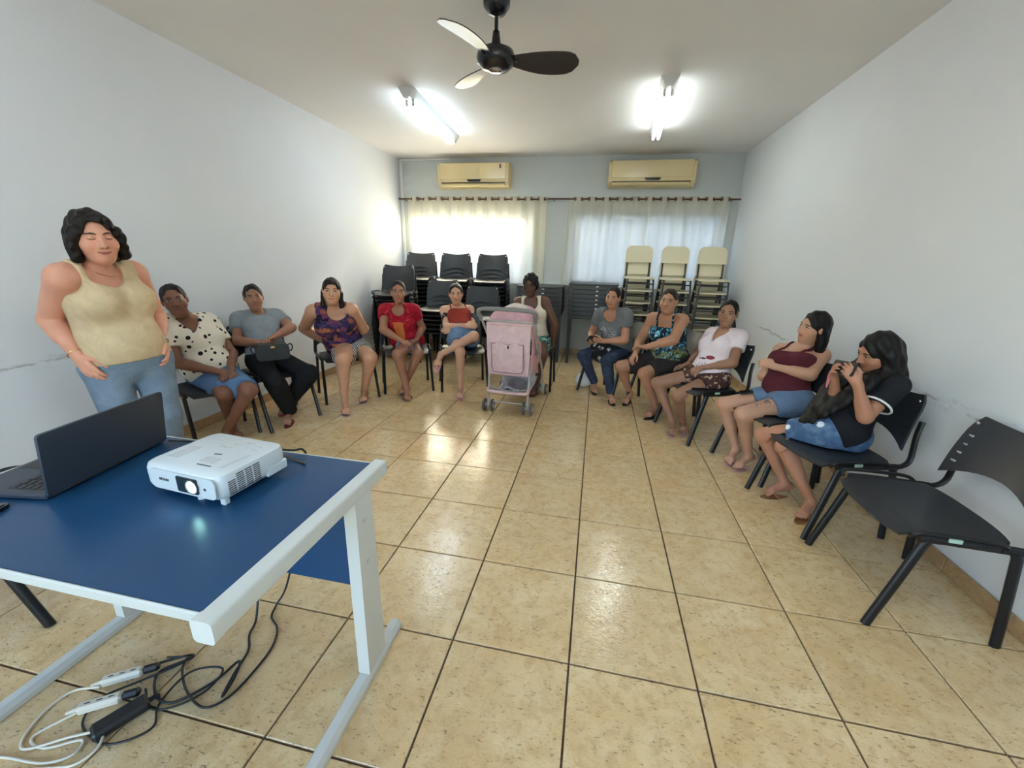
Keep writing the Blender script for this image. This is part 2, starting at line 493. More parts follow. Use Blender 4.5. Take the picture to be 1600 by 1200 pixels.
def curtain(x0, x1, zt, zb, n, label, m, flare=0.0, ph=0.0):
    w = x1-x0
    def fn(u, v):
        z = zt+.035-(zt+.035-zb)*v
        a = .034*(1-.45*v)
        x = x0+w*u-(flare*v*(1-u)**3 if flare else 0)
        y = YB-.085+a*math.sin(2*PI*n/2*u+ph)+.012*math.sin(u*23+3*v)*v+.008*math.sin(u*57+1.7)*v
        return (x, y, z)
    root = thing('curtain', label, 'curtain', group=None)
    b = MB(); nu, nv = n*14, 14
    for i in range(nu+1):
        for j in range(nv+1): b.V.append(fn(i/nu, j/nv))
    for i in range(nu):
        for j in range(nv):
            q = i*(nv+1)+j; b.F.append((q, q+1, q+nv+2, q+nv+1))
    cloth = ob('cloth', b.me('cloth', m, 80), root)
    em = MB()
    em.V = []; em.tube([(0, .022*math.cos(a), .022*math.sin(a)) for a in [2*PI*k/16 for k in range(16)]], .005, 6, True)
    em = em.me('eyelet', M_rod, 60)
    for k in range(n+1):
        # the rod passes the cloth where the fold crosses the rod's line
        u = (k*PI-ph)/(PI*n)
        if 0 <= u <= 1:
            o = ob('eyelet', em, root); o.location = (x0+w*u, YB-.085, zt); o.rotation_euler = (0, 0, R(38) if k % 2 else R(-38))
    return root
curtain(-3.03, -.84, 2.29, 1.07, 22, 'cream sheer curtain glowing with sun in the left window', M_cur_l, 0, .7)
curtain(-.50, 1.665, 2.285, 1.07, 22, 'cream sheer curtain behind the cream school chairs', M_cur_r, .07, .7)
for x0, x1, lab in ((XL+.004, -.85, 'brown curtain rod over the sunlit curtain'), (-.83, XR-.004, 'brown curtain rod over the shaded curtain')):
    r = tag(ob('curtain_rod', MB().tube([(x0, YB-.085, 2.29), (x1, YB-.085, 2.283)], .0105, 10).me('curtain_rod', M_rod, 60)), lab, 'curtain rod')
    for x in (x0+.10, x1-.10):
        ob('bracket', MB().tube([(x, YB+.004, 2.27), (x, YB-.05, 2.27), (x, YB-.085, 2.277)], .006, 6).me('bracket', M_rod), r)

# ------------------------------------------------------------------ air conditioners
M_ac = plain('yellowed_plastic', L(226, 208, 160), .42)
M_ac2 = plain('yellowed_plastic_panel', L(222, 204, 158), .22)
M_dark = plain('black_gloss', (.012, .012, .014), .25)
def air_conditioner(xc, zc, w, label, sticker):
    root = thing('air_conditioner', label, 'air conditioner', (xc, YB, zc), 0, 'air conditioners above the curtains')
    hh = .165
    prof = [(0, hh), (-.13, hh), (-.185, hh-.03), (-.20, hh-.10), (-.20, -hh+.09), (-.185, -hh+.05), (-.13, -hh+.008), (-.11, -hh), (0, -hh)]
    b = MB(); b.prism(prof, w-.05, frame((-w/2+.025, 0, 0), (0, 1, 0), (0, 0, 1)))
    ob('body', b.me('body', M_ac, 35), root)
    cap = MB().prism([(y*1.03, z*1.03) for y, z in prof], .027, frame((0, 0, 0), (0, 1, 0), (0, 0, 1))).me('end_cap', M_ac, 35)
    for x in (-w/2, w/2-.027):
        o = ob('end_cap', cap, root); o.location = (x, 0, 0)
    ob('front_panel', MB().box((0, -.203, .045), (w-.07, .012, .215), .005).me('front_panel', M_ac2), root)
    d = MB().prism([(-.11, .016), (.11, .016), (.085, -.016), (-.085, -.016)], .008, frame((.02, -.200, -.078), (1, 0, 0), (0, 0, 1)))
    ob('display', d.me('display', M_dark), root, 'black trapezoid display window')
    ob('air_slot', MB().box((0, -.186, -.108), (w-.1, .02, .012), .002).me('air_slot', M_dark), root)
    ob('louver', MB().box((0, -.172, -.136), (w-.1, .03, .034), .006, Matrix.Rotation(R(-28), 3, 'X')).me('louver', M_ac), root)
    if sticker:
        ob('sticker', MB().box((w/2-.12, -.2105, .105), (.022, .003, .05)).me('sticker', M_dark), root)
air_conditioner(-1.93, 2.60, 1.07, 'yellowed split air conditioner above the sunlit left curtain', True)
air_conditioner(.585, 2.60, 1.13, 'yellowed split air conditioner above the shaded right curtain', False)

# ------------------------------------------------------------------ ceiling fan
M_fan = plain('fan_black', (.01, .01, .012), .22)
M_blade = plain('fan_blade', (.035, .032, .03), .30)
fan = thing('ceiling_fan', 'black three-bladed ceiling fan on a rod', 'ceiling fan', (-.71, .715, 2.56))
ob('motor', MB().lathe([(.02, -.062), (.075, -.058), (.108, -.03), (.115, 0), (.105, .03), (.06, .052), (.04, .06)], n=28).me('motor', M_fan, 50), fan)
ob('rod', MB().tube([(0, 0, .11), (0, 0, .30)], .011, 12).me('rod', M_fan, 60), fan)
ob('rod_collar', MB().lathe([(.034, .055), (.026, .08), (.02, .13), (.013, .135)], n=16).me('rod_collar', M_fan, 50), fan)
ob('ceiling_cup', MB().lathe([(.015, .205), (.05, .215), (.075, .25), (.08, .30), (.08, .305)], n=24).me('ceiling_cup', M_fan, 50), fan)
ob('hub_ring', MB().lathe([(.03, -.072), (.042, -.066), (.042, -.058)], n=20).me('hub_ring', plain('chrome', (.8, .8, .8), .15, 1), 50), fan)
def blade_fn(u, v):
    r = .09+.40*u; w = .062+.105*math.sin(min(1, u*1.15)*PI*.62)
    if u > .8: w *= math.sqrt(max(.02, 1-((u-.8)/.2)**2*.95))
    y = (v-.5)*w+.018*math.sin(u*PI)
    return (r, y, -.012-.40*(v-.5)*w*(1-.35*u))
bl = MB().sheet(blade_fn, 14, 5, .006)
for a in (11, 131, 251):
    o = ob('blade', bl.me('blade', M_blade, 50) if a == 11 else bm_blade, fan); bm_blade = o.data; o.rotation_euler = (0, 0, R(a))
    ob('blade_iron', MB().box((.10, 0, -.012), (.07, .035, .012), .004).me('blade_iron', M_fan), o)

# ------------------------------------------------------------------ fluorescent fixtures (two in view, two unseen fill lamps added behind the camera)
M_fix = plain('fixture_enamel', (.75, .76, .75), .4)
M_sock = plain('lamp_socket', (.8, .78, .7), .4)
def fixture(x, y, dx, col, label, power):
    root = thing('fluorescent_light', label, 'light fixture', (x, y, H), math.atan2(-dx, 1.44), 'fluorescent ceiling lights')
    ob('housing', MB().prism([(-.075, 0), (.075, 0), (.032, -.075), (-.032, -.075)], 1.5, frame((0, .75, 0), (1, 0, 0), (0, 0, 1))).me('housing', M_fix), root)
    em = emis('tube_glow', col, power)
    for sx in (-.028, .028):
        o = ob('tube', MB().tube([(sx, -.63, -.105), (sx, .63, -.105)], .0135, 12).me('tube', em, 60), root)
        for e in (-.655, .655):
            ob('socket', MB().box((sx, e, -.096), (.024, .03, .052), .006).me('socket', M_sock), root)
fixture(-1.86, 2.62, -.08, (.78, .95, 1.08), 'twin-tube fluorescent light with bluish glow near the left wall', TUBE_POWER)
fixture(.46, 2.66, .07, (.92, 1.0, .98), 'twin-tube fluorescent light with warmer white glow near the right wall', TUBE_POWER)
fixture(-1.86, -1.2, 0, (.78, .95, 1.08), 'added unseen twin-tube fill light over the desk behind the viewer', TUBE_POWER)
fixture(.46, -1.2, 0, (.92, 1.0, .98), 'added unseen twin-tube fill light behind the viewer beside the right wall', TUBE_POWER)

# ------------------------------------------------------------------ black stacking chairs
M_blk = plain('chair_black_plastic', (.022, .024, .028), .42, grain=.15, gs=200, bump=.15)
M_tub = plain('chair_black_tube', (.010, .010, .011), .36, 0, .35)
M_bolt = plain('bolt_chrome', (.7, .7, .7), .25, 1)
M_green = plain('pale_green_sticker', (.45, .62, .5), .4)
SEAT = .445
def make_chair(label):
    """front towards -y; feet at x = +-.255, y = -.225 and .225"""
    root = thing('stacking_chair', label, 'chair')
    def seat(u, v):
        x = (u-.5)*2; y = (v-.5)*2
        wx = .235*(1-.10*max(0, -y)**3-.06*max(0, y)**3)
        fy = .205-.03*abs(x)**3
        z = SEAT-.004-.012*(1-x*x)*(1-y*y)-.030*max(0, -y-.55)**2*4+.012*max(0, y-.5)
        return (wx*x, fy*y-.01, z)
    ob('seat', MB().sheet(seat, 12, 10, .011).me('seat', M_blk, 50), root)
    def back(u, v):
        x = (u-.5)*2; w = .232-.010*v-.026*max(0, (v-.75)/.25)**2
        arch = .075*(1-x*x)*(1-v)**2
        top = -.022*(1-x*x)*v
        z = .517+arch+(.295)*v*(1-arch/.33)+top+.004
        y = .205+.075*(v)+.045*(1-x*x)-.01*math.sin(v*PI)
        return (w*x, y, z)
    bk = ob('backrest', MB().sheet(back, 14, 8, .010).me('backrest', M_blk, 50), root)
    sl = MB()
    for sx in (-1, 1):
        for k in range(4): sl.box((sx*.198, .2225+.0112*k, .595+.042*k), (.022, .012, .008), .002)
    ob('slot', sl.me('slot', M_tub), bk)
    bo = MB()
    for sx in (-1, 1): bo.lathe([(.009, 0), (.009, .006), (.004, .009)], (sx*.195, .263, .782), 8, rot=Matrix.Rotation(PI/2, 3, 'X'))
    ob('bolt', bo.me('bolt', M_bolt), bk)
    for sx in (-1, 1):
        x = sx*.245
        ob('leg', MB().tube([(sx*.258, -.225, .001), (sx*.250, -.165, .22), (sx*.244, -.118, .40), (sx*.24, -.10, .432)], (.019, .014), 8, up=(0, 1, 0)).me('leg', M_tub, 50), root)
        ob('leg', MB().tube([(sx*.258, .225, .001), (sx*.250, .205, .22), (sx*.244, .185, .40), (sx*.24, .17, .432)], (.019, .014), 8, up=(0, 1, 0)).me('leg', M_tub, 50), root)
        ob('side_rail', MB().tube([(x, -.14, .432), (x, -.05, .434), (x, .06, .432), (x, .17, .430), (x, .20, .428)], (.019, .011), 8, up=(0, 0, 1)).me('side_rail', M_tub, 50), root)
        ob('grip_loop', MB().tube([(x*.98, -.165, .43), (x*1.04, -.165, .452), (x*1.06, -.13, .464), (x*1.06, 0, .466), (x*1.06, .10, .462), (x*1.03, .135, .448), (x*.98, .14, .43)], .0085, 8, sub=3).me('grip_loop', M_tub, 60), root)
        ob('back_support', MB().tube([(x, .12, .43), (x, .21, .432), (x*.995, .255, .462), (x*.97, .262, .53), (x*.95, .262, .60), (x*.94, .272, .68)], (.016, .010), 8, sub=3, up=(1, 0, 0)).me('back_support', M_tub, 60), root)
    st = MB().box((.257, -.03, .4445), (.008, .045, .018), .003)
    ob('sticker', st.me('sticker', M_green), root, 'pale green sticker on the rail')
    for yy in (.0, .12): ob('cross_bar', MB().tube([(-.24, yy, .418), (.24, yy, .418)], .009, 8).me('cross_bar', M_tub, 60), root)
    return root
chair0 = make_chair('empty black plastic chair nearest the viewer against the right wall')
chair0.location = (1.435, -.19, 0); chair0.rotation_euler = (0, 0, R(-91))
def chair(x, y, rz, label, group=None, z=0): return dup(chair0, (x, y, z), rz, label, group)
chair(-2.33, -1.08, R(120), 'black plastic chair standing at the laptop end of the desk')

ORD = ['topmost', 'second from top', 'third from top', 'fourth from top', 'fifth from top', 'sixth from top', 'seventh from top',
       'eighth from top', 'ninth from top', 'tenth from top', 'eleventh from top', 'bottom']
def stack(x, y, rz, n, where):
    d = Vector((math.sin(rz), -math.cos(rz)))
    for k in range(n):
        o = 'bottom' if k == 0 else ORD[n-1-k]
        chair(x+d.x*.012*k, y+d.y*.012*k, rz, 'black chair, %s of the stack %s' % (o, where), 'stacked black chairs by the windows', .0622*k)
stack(-2.78, 3.38, R(10), 9, 'in front of the corner stack')
stack(-2.74, 4.10, R(8), 12, 'deep in the corner')
stack(-2.14, 4.05, R(10), 12, 'under the middle of the sunlit curtain')
stack(-1.565, 4.05, R(7), 12, 'under the sunlit curtain beside bare wall')
stack(-2.14, 3.42, R(8), 6, 'between the people in red and rust')
stack(-1.555, 3.40, R(7), 5, 'behind the pink stroller')

# square black tables, stacked and nested
M_tbl = plain('table_black', (.016, .017, .019), .38, grain=.1, gs=120)
def make_table(label):
    root = thing('stacking_table', label, 'table')
    ob('tabletop', MB().prism(rrect(.67, .66, .05), .018, frame((0, 0, .702), (1, 0, 0), (0, 1, 0))).me('tabletop', M_tbl, 40), root)
    for sy in (-1, 1):
        ap = ob('apron', MB().box((0, sy*.305, .676), (.60, .02, .050), .006).me('apron', M_tbl), root)
        if sy < 0: ob('sticker', MB().box((.05, sy*.305-.0105, .684), (.035, .002, .014)).me('sticker', M_white), ap, 'white sticker on the apron')
    for sx in (-1, 1):
        ob('apron', MB().box((sx*.31, 0, .676), (.02, .59, .050), .006).me('apron', M_tbl), root)
        for sy in (-1, 1):
            ob('leg', MB().prism([(-.045, 0), (.045, 0), (.026, -.70), (-.026, -.70)], .045, frame((sx*.30-.0225, sy*.295, .702), (0, -sy, 0), (0, 0, 1))).me('leg', M_tbl), root)
    return root
tb0 = None
for tx, ty, rz, n, where in ((-.81, 4.09, R(1.5), 7, 'behind the person with glasses'), (-.05, 4.09, R(-1), 8, 'under the gap between the curtains')):
    for k in range(n):
        o = 'bottom' if k == 0 else ORD[n-1-k]
        lab = 'black square table, %s of the stack %s' % (o, where)
        if tb0 is None: tb0 = make_table(lab); c = tb0
        else: c = dup(tb0, (0, 0, 0), 0, lab)
        c['group'] = 'stacked black tables'
        c.location = (tx, ty, .0595*k); c.rotation_euler = (0, 0, rz)

# ------------------------------------------------------------------ cream school chairs
M_lam = plain('cream_laminate', L(222, 212, 184), .4)
M_gtub = plain('dark_grey_tube', (.045, .043, .042), .4)
def make_school_chair(label):
    root = thing('school_chair', label, 'chair', group='stacked cream school chairs')
    ob('seat', MB().prism(rrect(.37, .36, .05), .016, frame((0, -.01, .425), (1, 0, 0), (0, 1, .03))).me('seat', M_lam, 50), root)
    ob('backrest', MB().prism([(x, z) for x, z in [(-.18, 0), (.18, 0), (.18, .14)]]+[(.10+.08*math.cos(a), .14+.08*math.sin(a)) for a in [k*PI/12 for k in range(1, 7)]]
       + [(-.10+.08*math.cos(a), .14+.08*math.sin(a)) for a in [PI/2+k*PI/12 for k in range(0, 7)]], .014, frame((0, .205, .63), (1, 0, 0), (0, .12, 1))).me('backrest', M_lam, 50), root)
    for sx in (-1, 1):
        x = sx*.165
        ob('leg', MB().tube([(sx*.19, -.18, .001), (x, -.15, .40), (x, -.13, .415)], .0115, 8).me('leg', M_gtub, 60), root)
        ob('leg', MB().tube([(sx*.19, .22, .001), (x, .17, .40), (x, .16, .415)], .0115, 8).me('leg', M_gtub, 60), root)
        ob('seat_rail', MB().tube([(x, -.15, .415), (x, .18, .415)], .0115, 8).me('seat_rail', M_gtub, 60), root)
        ob('back_post', MB().tube([(x*.92, .13, .415), (x*.92, .19, .44), (x*.92, .21, .55), (x*.92, .232, .80)], .0115, 8, sub=2).me('back_post', M_gtub, 60), root)
    for yy in (.165, -.145): ob('stretcher', MB().tube([(-.165, yy, .36), (.165, yy, .36)], .009, 8).me('stretcher', M_gtub, 60), root)
    return root
sc0 = None
for sx, sy, rz, n, where in ((.535, 3.97, R(3), 6, 'behind the person in grey'), (1.0, 3.97, R(1), 6, 'in the middle of the three'), (1.455, 3.95, R(-2), 6, 'against the right wall')):
    for k in range(n):
        o = 'bottom' if k == 0 else ORD[n-1-k]
        lab = 'cream school chair, %s of the stack %s' % (o, where)
        if sc0 is None:
            sc0 = make_school_chair(lab); c = sc0
        else: c = dup(sc0, (0, 0, 0), 0, lab, 'stacked cream school chairs')
        c.location = (sx, sy-.022*k, .161*k); c.rotation_euler = (0, 0, rz)

# ------------------------------------------------------------------ desk
t = MT('blue_laminate', L(26, 66, 104), .30, 0, .35); c_ = t.co(); n_ = t.noise(c_, 500, 2)
t.color(t.mix(n_.st(.3, .7), L(23, 61, 98), L(30, 73, 112))); t.bump(n_, .08, .001); M_blue = t.m
M_wpaint = plain('white_painted_steel', L(204, 207, 202), .4)
M_plug = plain('grey_plug', (.5, .51, .52), .5)
desk = thing('desk', 'blue-topped desk with white steel frame carrying the projector', 'desk', (-1.22, -1.253, 0))
TZ = .75
ob('tabletop', MB().box((0, 0, TZ-.0125), (1.02, .63, .025), .002).me('tabletop', M_blue), desk)
M_edge = plain('white_edge_band', L(198, 200, 194), .45)
for y in (-.318, .318):
    ob('edge_band', MB().box((0, y, TZ-.0125), (1.02, .008, .026), .003).me('edge_band', M_edge), desk)
ob('modesty_panel', MB().box((0, .235, .515), (1.02, .016, .42), .002).me('modesty_panel', M_blue), desk)
for sx in (-1, 1):
    x = sx*.527
    rail = ob('side_rail', MB().prism(rrect(.046, .050, .007, 3), .66, frame((x, .335, TZ-.020), (1, 0, 0), (0, 0, 1))).me('side_rail', M_wpaint, 40), desk)
    ob('end_cap', MB().prism(rrect(.050, .054, .010, 3), .022, frame((x, -.318, TZ-.020), (1, 0, 0), (0, 0, 1))).me('end_cap', M_wpaint, 40), rail)
    leg = ob('leg', MB().prism([(-.055, 0), (.055, 0), (.045, .68), (-.045, .68)], .042, frame((x+.021-.042, .185, .035), (0, 1, 0), (0, 0, 1))).me('leg', M_wpaint), desk)
    pl = MB()
    for z in (.47, .625):
        pl.lathe([(.008, 0), (.0075, .003), (.003, .004)], (x+.021, .178, z), 10, axis='x')
    ob('bolt_plug', pl.me('bolt_plug', M_plug), leg)
    ob('foot', MB().prism([(-.024, 0), (.024, 0), (.024, .018), (.014, .034), (-.014, .034), (-.024, .018)], .70, frame((x, .362, .002), (1, 0, 0), (0, 0, 1))).me('foot', M_wpaint, 30), desk)

# ------------------------------------------------------------------ projector
M_pw = plain('projector_white', (.60, .65, .67), .32)
M_pg = plain('projector_grey', (.50, .52, .53), .4)
M_slot = plain('projector_slot', (.06, .065, .07), .6)
pr = thing('projector', 'white projector with lit lens on the blue desk', 'projector', (-1.088, -1.155, TZ), R(-5))
PW, PD, PZ0, PZ1 = .285, .235, .018, .100
b = MB()
def ring(inset, z): return [(x, y, z) for x, y in rrect(PW-2*inset, PD-2*inset, .035-inset*.6, 5)]
lv = [ring(.016, PZ0), ring(.004, PZ0+.010), ring(0, PZ0+.022), ring(0, PZ1-.018), ring(.004, PZ1-.006), ring(.014, PZ1)]
n = len(lv[0])
for q in lv: b.V += q
for i in range(len(lv)-1):
    for k in range(n): b.F.append((i*n+k, i*n+(k+1) % n, (i+1)*n+(k+1) % n, (i+1)*n+k))
b.F.append(tuple(range(n))[::-1]); b.F.append(tuple((len(lv)-1)*n+k for k in range(n)))
ob('case', b.me('case', M_pw, 35), pr)
ob('front_bezel', MB().prism(rrect(.236, .060, .016, 4), .004, frame((.014, -PD/2+.0015, .060), (1, 0, 0), (0, 0, 1))).me('front_bezel', M_pw, 35), pr)
win_ = ob('lens_window', MB().prism(rrect(.074, .046, .004, 3), .003, frame((.036, -PD/2-.003, .061), (1, 0, 0), (0, 0, 1))).me('lens_window', plain('lens_recess', (.02, .03, .035), .15)), pr)
t = emis('lens_light', (.50, 1.0, .88), 11.0)
ob('lens', MB().lathe([(.018, 0), (.016, .004), (.009, .007), (.002, .008)], (.054, -PD/2-.004, .060), 20, rot=Matrix.Rotation(PI/2, 3, 'X')).me('lens', t, 60), win_, 'glowing cyan-white lens')
ob('lens_ring', MB().tube([(.054+.020*math.cos(a), -PD/2-.007, .060+.020*math.sin(a)) for a in [2*PI*k/24 for k in range(24)]], .0025, 6, True).me('lens_ring', M_slot, 60), win_)
vs = MB()
for r_ in range(6):
    for c2 in range(3): vs.box((-PW/2+.040+.0135*c2-.004*(r_ % 2), -PD/2+.0006, .040+r_*.0082), (.009, .003, .0022), .0008)
ob('front_vent', vs.me('front_vent', M_pg), pr)
vs = MB()
for r_ in range(9):
    for c2 in range(4):
        if r_ > 6 and c2 < 1: continue
        vs.box((PW/2, -.078+.0265*c2, .034+r_*.0062), (.003, .023, .0028), .0008)
ob('side_vent', vs.me('side_vent', M_slot), pr)
ob('side_cover', MB().box((PW/2-.004, .072, .036), (.010, .078, .034), .005).me('side_cover', M_pw), pr)
tp_ = MB()
tp_.box((.045, -.075, PZ1+.0002), (.05, .004, .0016)).box((.020, -.012, PZ1+.0002), (.024, .005, .0016), 0, Matrix.Rotation(R(10), 3, 'Z'))
ob('focus_slot', tp_.me('focus_slot', M_slot), pr)
for c_, d_, a_ in (((.032, -.045), (.052, .030), 0), ((-.085, -.030), (.036, .075), 0), ((.105, -.03), (.008, .085), -6)):
    ob('sticker', MB().box((*c_, PZ1+.0002), (*d_, .0012), 0, Matrix.Rotation(R(a_), 3, 'Z')).me('sticker', M_pg), pr)
bt = MB()
for i in range(6):
    bt.lathe([(.0052, 0), (.0046, .002)], (.012+.018*(i % 3)+(.01 if i > 2 else 0), .055+.02*(i//3), PZ1), 10)
for i in range(4): bt.box((.085+.012*(i % 2), .045+.018*(i//2), PZ1), (.008, .004, .002))
ob('button', bt.me('button', M_pg), pr)
ft = MB()
for x, y in ((-.09, .085), (.09, .085)): ft.lathe([(.010, 0), (.010, .02)], (x, y, .0), 10)
ft.lathe([(.012, 0), (.012, .006), (.006, .007), (.006, .03)], (.03, -.085, 0), 12).box((.118, -.088, .010), (.018, .018, .02), .003)
ob('foot', ft.me('foot', M_pw), pr)
def lettering(name, body, size, m, fr, parent, ext=.0006):
    cu = bpy.data.curves.new(name, 'FONT'); cu.body = body; cu.size = size; cu.extrude = ext; cu.align_x = 'CENTER'; cu.align_y = 'CENTER'; cu.resolution_u = 3
    o_ = bpy.data.objects.new(name, cu); COL.objects.link(o_); bpy.context.view_layer.update()
    me_ = bpy.data.meshes.new_from_object(o_.evaluated_get(bpy.context.evaluated_depsgraph_get()))
    bpy.data.objects.remove(o_); me_.materials.clear(); me_.materials.append(m); me_.name = name
    me_.transform(fr)
    return ob(name, me_, parent)
M_ink = plain('dark_print', (.05, .05, .055), .6)
lettering('brand_lettering', 'EPSON', .0115, M_ink, frame((-.052, -PD/2-.0032, .062), (1, 0, 0), (0, 0, 1)), pr)
lettering('brand_lettering', 'EPSON', .0135, M_pg, frame((.000, .030, PZ1+.0006), (1, .0, 0), (0, 1, 0)), pr)
ob('emblem', MB().lathe([(.0045, 0), (.0042, .001)], (.096, -PD/2-.0026, .058), 8, rot=Matrix.Rotation(PI/2, 3, 'X')).me('emblem', M_ink), pr)

# ------------------------------------------------------------------ laptop, phone, cables on the desk
M_lap = plain('laptop_grey', L(58, 66, 78), .45, .3)
M_key = plain('laptop_keys', (.02, .02, .024), .5)
M_scr = plain('laptop_screen', (.01, .01, .012), .15)
lap = thing('laptop', 'open dark grey laptop seen from behind its lid', 'laptop', (-1.487, -1.168, TZ), R(99.5))
# local: hinge along x, keyboard towards -y... lid leans towards +y
LW, LD = .385, .255
# here local +y points towards the desk's empty side (keyboard side), the lid leans back towards -y
ob('base', MB().box((0, LD/2, .010), (LW, LD, .016), .004).me('base', M_lap), lap)
ks = MB()
for r_ in range(5):
    for c2 in range(14):
        ks.box((-LW/2+.035+c2*.0243, .045+r_*.0205, .0185), (.0205, .0165, .003), .001)
ob('keyboard', ks.me('keyboard', M_key), lap)
ob('trackpad', MB().box((0, .20, .0185), (.115, .07, .0012)).me('trackpad', M_key), lap)
M_ps = plain('pale_sticker', (.7, .72, .75), .4)
for x, w in ((.15, .028), (-.155, .018)): ob('sticker', MB().box((x, .225, .0186), (w, .018, .0008)).me('sticker', M_ps), lap)
al = R(7)
lid = MB().prism(rrect(LW, .187, .010, 3), .008, frame((0, -math.sin(al)*.0935-.002, .012+math.cos(al)*.0935), (1, 0, 0), (0, -math.sin(al), math.cos(al))))
lo = ob('lid', lid.me('lid', M_lap, 30), lap)
ob('screen', MB().prism(rrect(LW-.02, .165, .003, 2), .002, frame((0, -math.sin(al)*.095+.0005, .012+math.cos(al)*.095), (-1, 0, 0), (0, -math.sin(al), math.cos(al)))).me('screen', M_scr), lo)
ob('hinge', MB().tube([(-.13, -.004, .014), (.13, -.004, .014)], .007, 8).me('hinge', M_key), lap)

ph = thing('phone', 'dark smartphone lying at the front edge of the desk', 'phone', (-1.575, -1.455, TZ), R(20))
ob('body', MB().prism(rrect(.155, .073, .012, 4), .009, frame((0, 0, .001), (1, 0, 0), (0, 1, 0))).me('body', M_dark, 40), ph)
ob('camera', MB().prism(rrect(.03, .03, .008, 4), .002, frame((.055, .015, .010), (1, 0, 0), (0, 1, 0))).me('camera', M_scr, 40), ph)

M_cab = plain('black_cable', (.012, .012, .013), .45)
M_wcab = plain('white_cable', L(222, 214, 196), .5)
def cable(name, pts, r, m, label, plugs=()):
    o = tag(ob(name, MB().tube(pts, r, 8, sub=8).me(name, m, 80)), label, 'cable')
    return o
cable('laptop_cable', [(-1.49, -.985, TZ+.012), (-1.44, -.965, TZ+.006), (-1.36, -.955, TZ+.005), (-1.20, -.945, TZ+.005), (-1.02, -.975, TZ+.005), (-.93, -1.0, TZ+.005), (-.905, -1.03, TZ+.02), (-.94, -1.055, TZ+.05), (-.985, -1.045, TZ+.055)], .0035, M_cab, 'black cable running from laptop to back of projector')
cable('video_cable', [(-1.05, -1.03, TZ+.05), (-1.03, -.99, TZ+.035), (-1.0, -.955, TZ+.02), (-.99, -.92, TZ+.006), (-1.0, -.905, TZ-.06), (-1.08, -.895, .40), (-1.18, -.89, .10), (-1.22, -.92, .012), (-1.20, -.97, .006), (-1.14, -1.01, .006), (-1.10, -1.08, .006), (-1.09, -1.17, .006), (-1.10, -1.27, .006), (-1.15, -1.32, .006), (-1.25, -1.29, .010), (-1.33, -1.235, .014), (-1.36, -1.19, .012)], .004, M_cab, 'black cable looping out over the tiles from behind the desk')
cable('black_cable', [(-1.055, -1.03, TZ+.045), (-1.15, -1.01, TZ+.03), (-1.24, -.99, TZ+.006), (-1.26, -.92, TZ+.005), (-1.27, -.90, .60), (-1.27, -.93, .2), (-1.25, -.99, .02), (-1.22, -1.06, .008), (-1.17, -1.12, .008), (-1.15, -1.20, .007), (-1.12, -1.28, .010), (-1.13, -1.22, .016), (-1.16, -1.17, .02), (-1.19, -1.25, .012), (-1.26, -1.33, .008), (-1.34, -1.32, .010), (-1.40, -1.26, .012), (-1.34, -1.20, .018), (-1.36, -1.185, .012), (-1.46, -1.26, .02)], .0045, M_cab, 'thick black power cord curving away from the white socket')
cable('adapter_cord', [(-1.37, -1.325, .03), (-1.31, -1.36, .008), (-1.24, -1.335, .007), (-1.19, -1.27, .007), (-1.20, -1.20, .012), (-1.29, -1.24, .02), (-1.30, -1.34, .007), (-1.25, -1.40, .007), (-1.29, -1.45, .007), (-1.36, -1.47, .007), (-1.47, -1.44, .007), (-1.50, -1.37, .008), (-1.43, -1.30, .014), (-1.36, -1.235, .02), (-1.345, -1.195, .02), (-1.41, -1.22, .03)], .0035, M_cab, 'thin black cord looped around the black adapter')
cable('extension_cord', [(-1.535, -1.345, .016), (-1.62, -1.375, .006), (-1.62, -1.46, .006), (-1.56, -1.53, .006), (-1.45, -1.475, .012), (-1.38, -1.45, .014), (-1.345, -1.485, .012), (-1.37, -1.53, .006), (-1.46, -1.56, .006), (-1.56, -1.60, .006)], .004, M_wcab, 'white extension cord coiled at the front edge on the floor')
cable('extension_cord', [(-1.515, -1.425, .016), (-1.57, -1.50, .006), (-1.50, -1.515, .006), (-1.42, -1.475, .006), (-1.40, -1.51, .006), (-1.46, -1.545, .006), (-1.60, -1.56, .006), (-1.66, -1.60, .006)], .004, M_wcab, 'white flex leading from the nearer white socket block')
def socket(p, a, label):
    r = thing('socket_block', label, 'socket', (p[0], p[1], 0), a)
    ob('case', MB().box((0, 0, .017), (.115, .034, .030), .008).me('case', M_wcab), r)
    ob('plug', MB().box((.078, 0, .018), (.05, .028, .026), .008).me('plug', M_cab), r, 'black plug pushed into the end')
    ob('cord_guard', MB().tube([(-.055, 0, .016), (-.085, 0, .013)], [.008, .005], 8).me('cord_guard', M_wcab), r)
    sl_ = MB()
    for k in (-1, 0, 1): sl_.box((k*.03, 0, .0322), (.014, .004, .001))
    ob('outlet', sl_.me('outlet', M_slot), r)
socket((-1.50, -1.30), R(34), 'white socket block with black plug lying farther under the desk')
socket((-1.475, -1.385), R(34), 'white socket block with black plug lying beside the adapter')
ad = thing('power_adapter', 'black power adapter brick on the floor under the desk', 'adapter', (-1.365, -1.405, 0), R(62))
ob('case', MB().box((0, 0, .018), (.135, .058, .032), .008).me('case', M_cab), ad)
ob('strain_relief', MB().tube([(.066, 0, .018), (.095, 0, .014)], [.008, .005], 8).me('strain_relief', M_cab), ad)

# ------------------------------------------------------------------ people: one continuous surface each, grown from a distance field
F32 = np.float32
A3 = lambda *v: np.array(v, float)
def unit(v): return v/max(np.linalg.norm(v), 1e-9)

